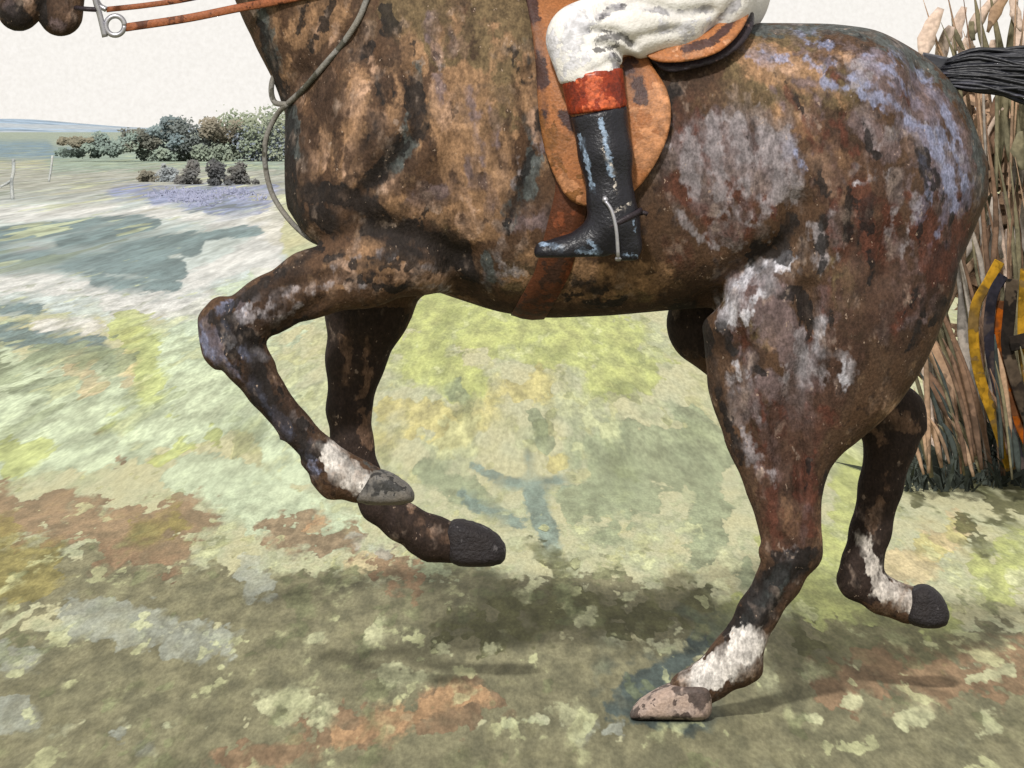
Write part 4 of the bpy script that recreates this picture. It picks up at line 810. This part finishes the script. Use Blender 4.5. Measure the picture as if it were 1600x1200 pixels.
for pts, wd, mi in [([(1580, 260, 0), (1560, 140, 0), (1535, 60, 0), (1522, -10, 0)], 15, 3), ([(1600, 260, 0), (1580, 150, 0), (1562, 70, 0), (1545, -20, 0)], 13, 3), ([(1560, 260, 0), (1572, 140, 0), (1580, 60, 0), (1592, -20, 0)], 15, 3),
                    ([(1490, 690, -.4), (1480, 600, -.4), (1455, 540, -.4), (1420, 500, -.4)], 26, 0), ([(1520, 690, -.4), (1500, 620, -.4), (1480, 560, -.4), (1462, 500, -.4)], 16, 3), ([(1500, 680, -.45), (1470, 620, -.45), (1440, 580, -.45), (1405, 560, -.45)], 20, 2), ([(1530, 690, -.4), (1515, 600, -.4), (1505, 520, -.4), (1500, 440, -.4)], 22, 4)]:
    blade(pts, wd, TM[mi], TB, tk)
def broad_leaf(x, y, ang, L, W, mat, Y, W_=.62):
    W = W * W_
    """a rounded, slightly cupped dry leaf"""
    s_ = (D + Y) / F; ca, sa = math.cos(ang), math.sin(ang); V = []; n = 7
    cup = r2.uniform(-.25, .25); tilt = r2.uniform(-.5, .5)
    for i in range(n):
        t = i / (n - 1); hw = W / 2 * (math.sin(math.pi * min(1, max(0, t * .9 + .06))) ** .55) * (1 + .18 * r2.normal() * (0 < i < n - 1))
        for j, u in enumerate((-1, -.4, .4, 1)):
            lx = (t - .5) * L; ly = u * hw + L * .06 * math.sin(3 * t)
            V.append(P(x + ca * lx - sa * ly, y + sa * lx + ca * ly, Y + s_ * (cup * (u * u - .5) * W + tilt * lx * .5)))
    Fc = [[i * 4 + j, i * 4 + j + 1, i * 4 + j + 5, i * 4 + j + 4] for i in range(n - 1) for j in range(3)]
    o = mesh_obj('leaf', V, Fc, mat, tk)
    m = o.modifiers.new('thickness', 'SOLIDIFY'); m.thickness = .006; return o
for k in range(90):
    x = r2.uniform(1440, 1720); y = r2.uniform(150, 640)
    if y > 420 and x < 1500 - (y - 420) * .1: y -= 150
    broad_leaf(x, y, math.pi / 2 + (x - 1640) * -.0022 + r2.normal() * .22, r2.uniform(60, 140), r2.uniform(14, 34), TM[r2.choice(5, p=[.26, .1, .26, .16, .22])], TB + r2.uniform(-.1, .4))
for x, y, L, W, mi in [(1456, 52, 84, 44, 1), (1478, 70, 60, 34, 1), (1500, 45, 70, 30, 1), (1512, 84, 50, 34, 1), (1535, 30, 90, 34, 1), (1556, 82, 40, 26, 1), (1600, 70, 80, 44, 1), (1590, 20, 60, 30, 1), (1640, 40, 120, 50, 1), (1560, 20, 70, 24, 0), (1500, 62, 36, 15, 3), (1520, 48, 30, 13, 3), (1512, 86, 36, 22, 3), (1532, 94, 26, 16, 0), (1620, 100, 60, 40, 0), (1660, 110, 80, 44, 0), (1700, 60, 120, 50, 1), (1582, 215, 60, 40, 3), (1596, 235, 60, 34, 3), (1535, 190, 70, 16, 0), (1552, 200, 70, 14, 1), (1500, 400, 80, 44, 4), (1475, 450, 90, 40, 4)]:
    broad_leaf(x, y, math.pi / 2 + r2.normal() * .25 - (x - 1560) * .002, L, W, TM[mi], TB + .1 + r2.uniform(-.3, .15))
for k in range(34):
    x0 = r2.uniform(1480, 1720); lean = (x0 - 1570) * .35 + r2.normal() * 12; yt = r2.uniform(-60, 70)
    blade([(x0 - lean * .5, 300, 0), (x0 - lean * .1, 200, 0), (x0 + lean * .3, 100, 0), (x0 + lean, yt, 0)], r2.uniform(3, 7), TM[[2, 3, 3, 4, 0][r2.integers(5)]], TB + r2.uniform(-.2, .3), tk)
cs = []
for k in range(46):
    x = r2.uniform(1480, 1960); y = r2.uniform(180, 660); q = P(x, y, TB + .75 + r2.uniform(-.1, .25)); cs.append((*q, .20, .12, .26))
V, Fc = leaf_cloud(cs, 3000, .07, .9, r2); tag(mesh_obj('foliage', V, Fc, TM[0], tk, False), kind='stuff')

# painted wing of the jump, its boards bowed
wing = empty('jump_wing', (P(1590, 700, TB - .9)[0], TB - .9, gz(TB - .9))); tag(wing, 'bowed jump wing of yellow, orange and black boards at the right edge', 'fence')
WM = {'yellow': leaf_mat('yellow_paint', (186, 142, 40), wear=(104, 84, 52), scale=7), 'orange': leaf_mat('orange_paint', (176, 92, 22), wear=(92, 62, 42), scale=7), 'black': leaf_mat('black_paint', (44, 38, 34), wear=(84, 72, 60), scale=7), 'navy': leaf_mat('navy_paint', (44, 42, 52), wear=(78, 68, 66), scale=7)}
def board(pts, wpx, mat, Y):
    s = (D + Y) / F; p = spline(pts, 5); t = np.gradient(p, axis=0); t /= np.linalg.norm(t, axis=1)[:, None]; nn = np.stack([-t[:, 1], t[:, 0]], 1) * wpx / 2
    V = []
    for q, m in zip(p, nn):
        for sg, yo in ((1, -.012), (-1, -.012), (-1, .012), (1, .012)): V.append(P(*(q + sg * m), Y + yo))
    Fc = [[i * 4 + j, i * 4 + (j + 1) % 4, (i + 1) * 4 + (j + 1) % 4, (i + 1) * 4 + j] for i in range(len(p) - 1) for j in range(4)]
    Fc += [[0, 1, 2, 3][::-1], [len(V) - 4 + j for j in range(4)]]
    o = mesh_obj('board', V, Fc, mat, wing, False)
    bm = bmesh.new(); bm.from_mesh(o.data); bmesh.ops.recalc_face_normals(bm, faces=bm.faces); bmesh.ops.bevel(bm, geom=list(bm.edges), offset=.003, segments=1, affect='EDGES'); bm.to_mesh(o.data); bm.free()
    return o
WY = TB - .9
board([(1562, 408), (1545, 440), (1524, 480), (1522, 540), (1534, 600), (1556, 660), (1580, 735)], 17, WM['yellow'], WY)
board([(1568, 430), (1551, 462), (1545, 520), (1553, 580), (1570, 640), (1596, 735)], 17, WM['navy'], WY - .05)
board([(1566, 470), (1561, 530), (1568, 585), (1584, 640), (1606, 690), (1626, 735)], 17, WM['orange'], WY - .02)
board([(1582, 436), (1577, 490), (1574, 540), (1586, 590), (1606, 650), (1640, 735)], 20, WM['black'], WY - .06)
board([(1578, 538), (1620, 530), (1680, 536)], 24, WM['black'], WY - .10)
board([(1604, 420), (1600, 490), (1602, 560), (1620, 620), (1680, 735)], 20, WM['yellow'], WY - .03)
board([(1640, 410), (1640, 560), (1690, 735)], 22, WM['orange'], WY - .03)

for k in range(44):
    x0 = r2.uniform(1440, 1680); hgt = r2.uniform(60, 210); lean = -r2.uniform(5, 55) if x0 < 1600 else r2.normal() * 20; yb = r2.uniform(735, 775) - 25
    blade([(x0, yb, 0), (x0 + lean * .25, yb - hgt * .4, 0), (x0 + lean * .6, yb - hgt * .75, 0), (x0 + lean, yb - hgt, 0)], r2.uniform(5, 12), [TM[2], TM[3], TM[0], leaf_mat('dark_brush', (74, 82, 80), scale=4), leaf_mat('dark_brush', (74, 82, 80))][r2.integers(5)], TB - 1.15 + r2.uniform(-.1, .15), tk)
# dark tufts at its foot
st = []
for k in range(1500):
    x = r2.uniform(1395, 1900); y = r2.uniform(706, 770) - 6 * (x > 1520); g = np.array(ground_at(x, y)); hh = r2.uniform(.05, .24) * (1.2 if x > 1470 else .8); l = r2.normal(size=2) * .09; wv = r2.uniform(.004, .011)
    a = r2.uniform(0, math.pi); dv = np.array((math.cos(a), math.sin(a), 0)) * wv
    top = g + np.array((l[0] - .04, l[1], hh)); mid = g + np.array((l[0] * .3, l[1] * .3, hh * .55))
    st.append(([g - dv, g + dv, mid + dv * .7, top, mid - dv * .7], [[0, 1, 2, 3, 4]]))
tag(mesh_obj('grass_tufts', *merge(st), leaf_mat('dark_grass', (92, 100, 92), scale=3), None, False), 'dark blue green grass tufts at the foot of the thicket', 'grass', kind='stuff')
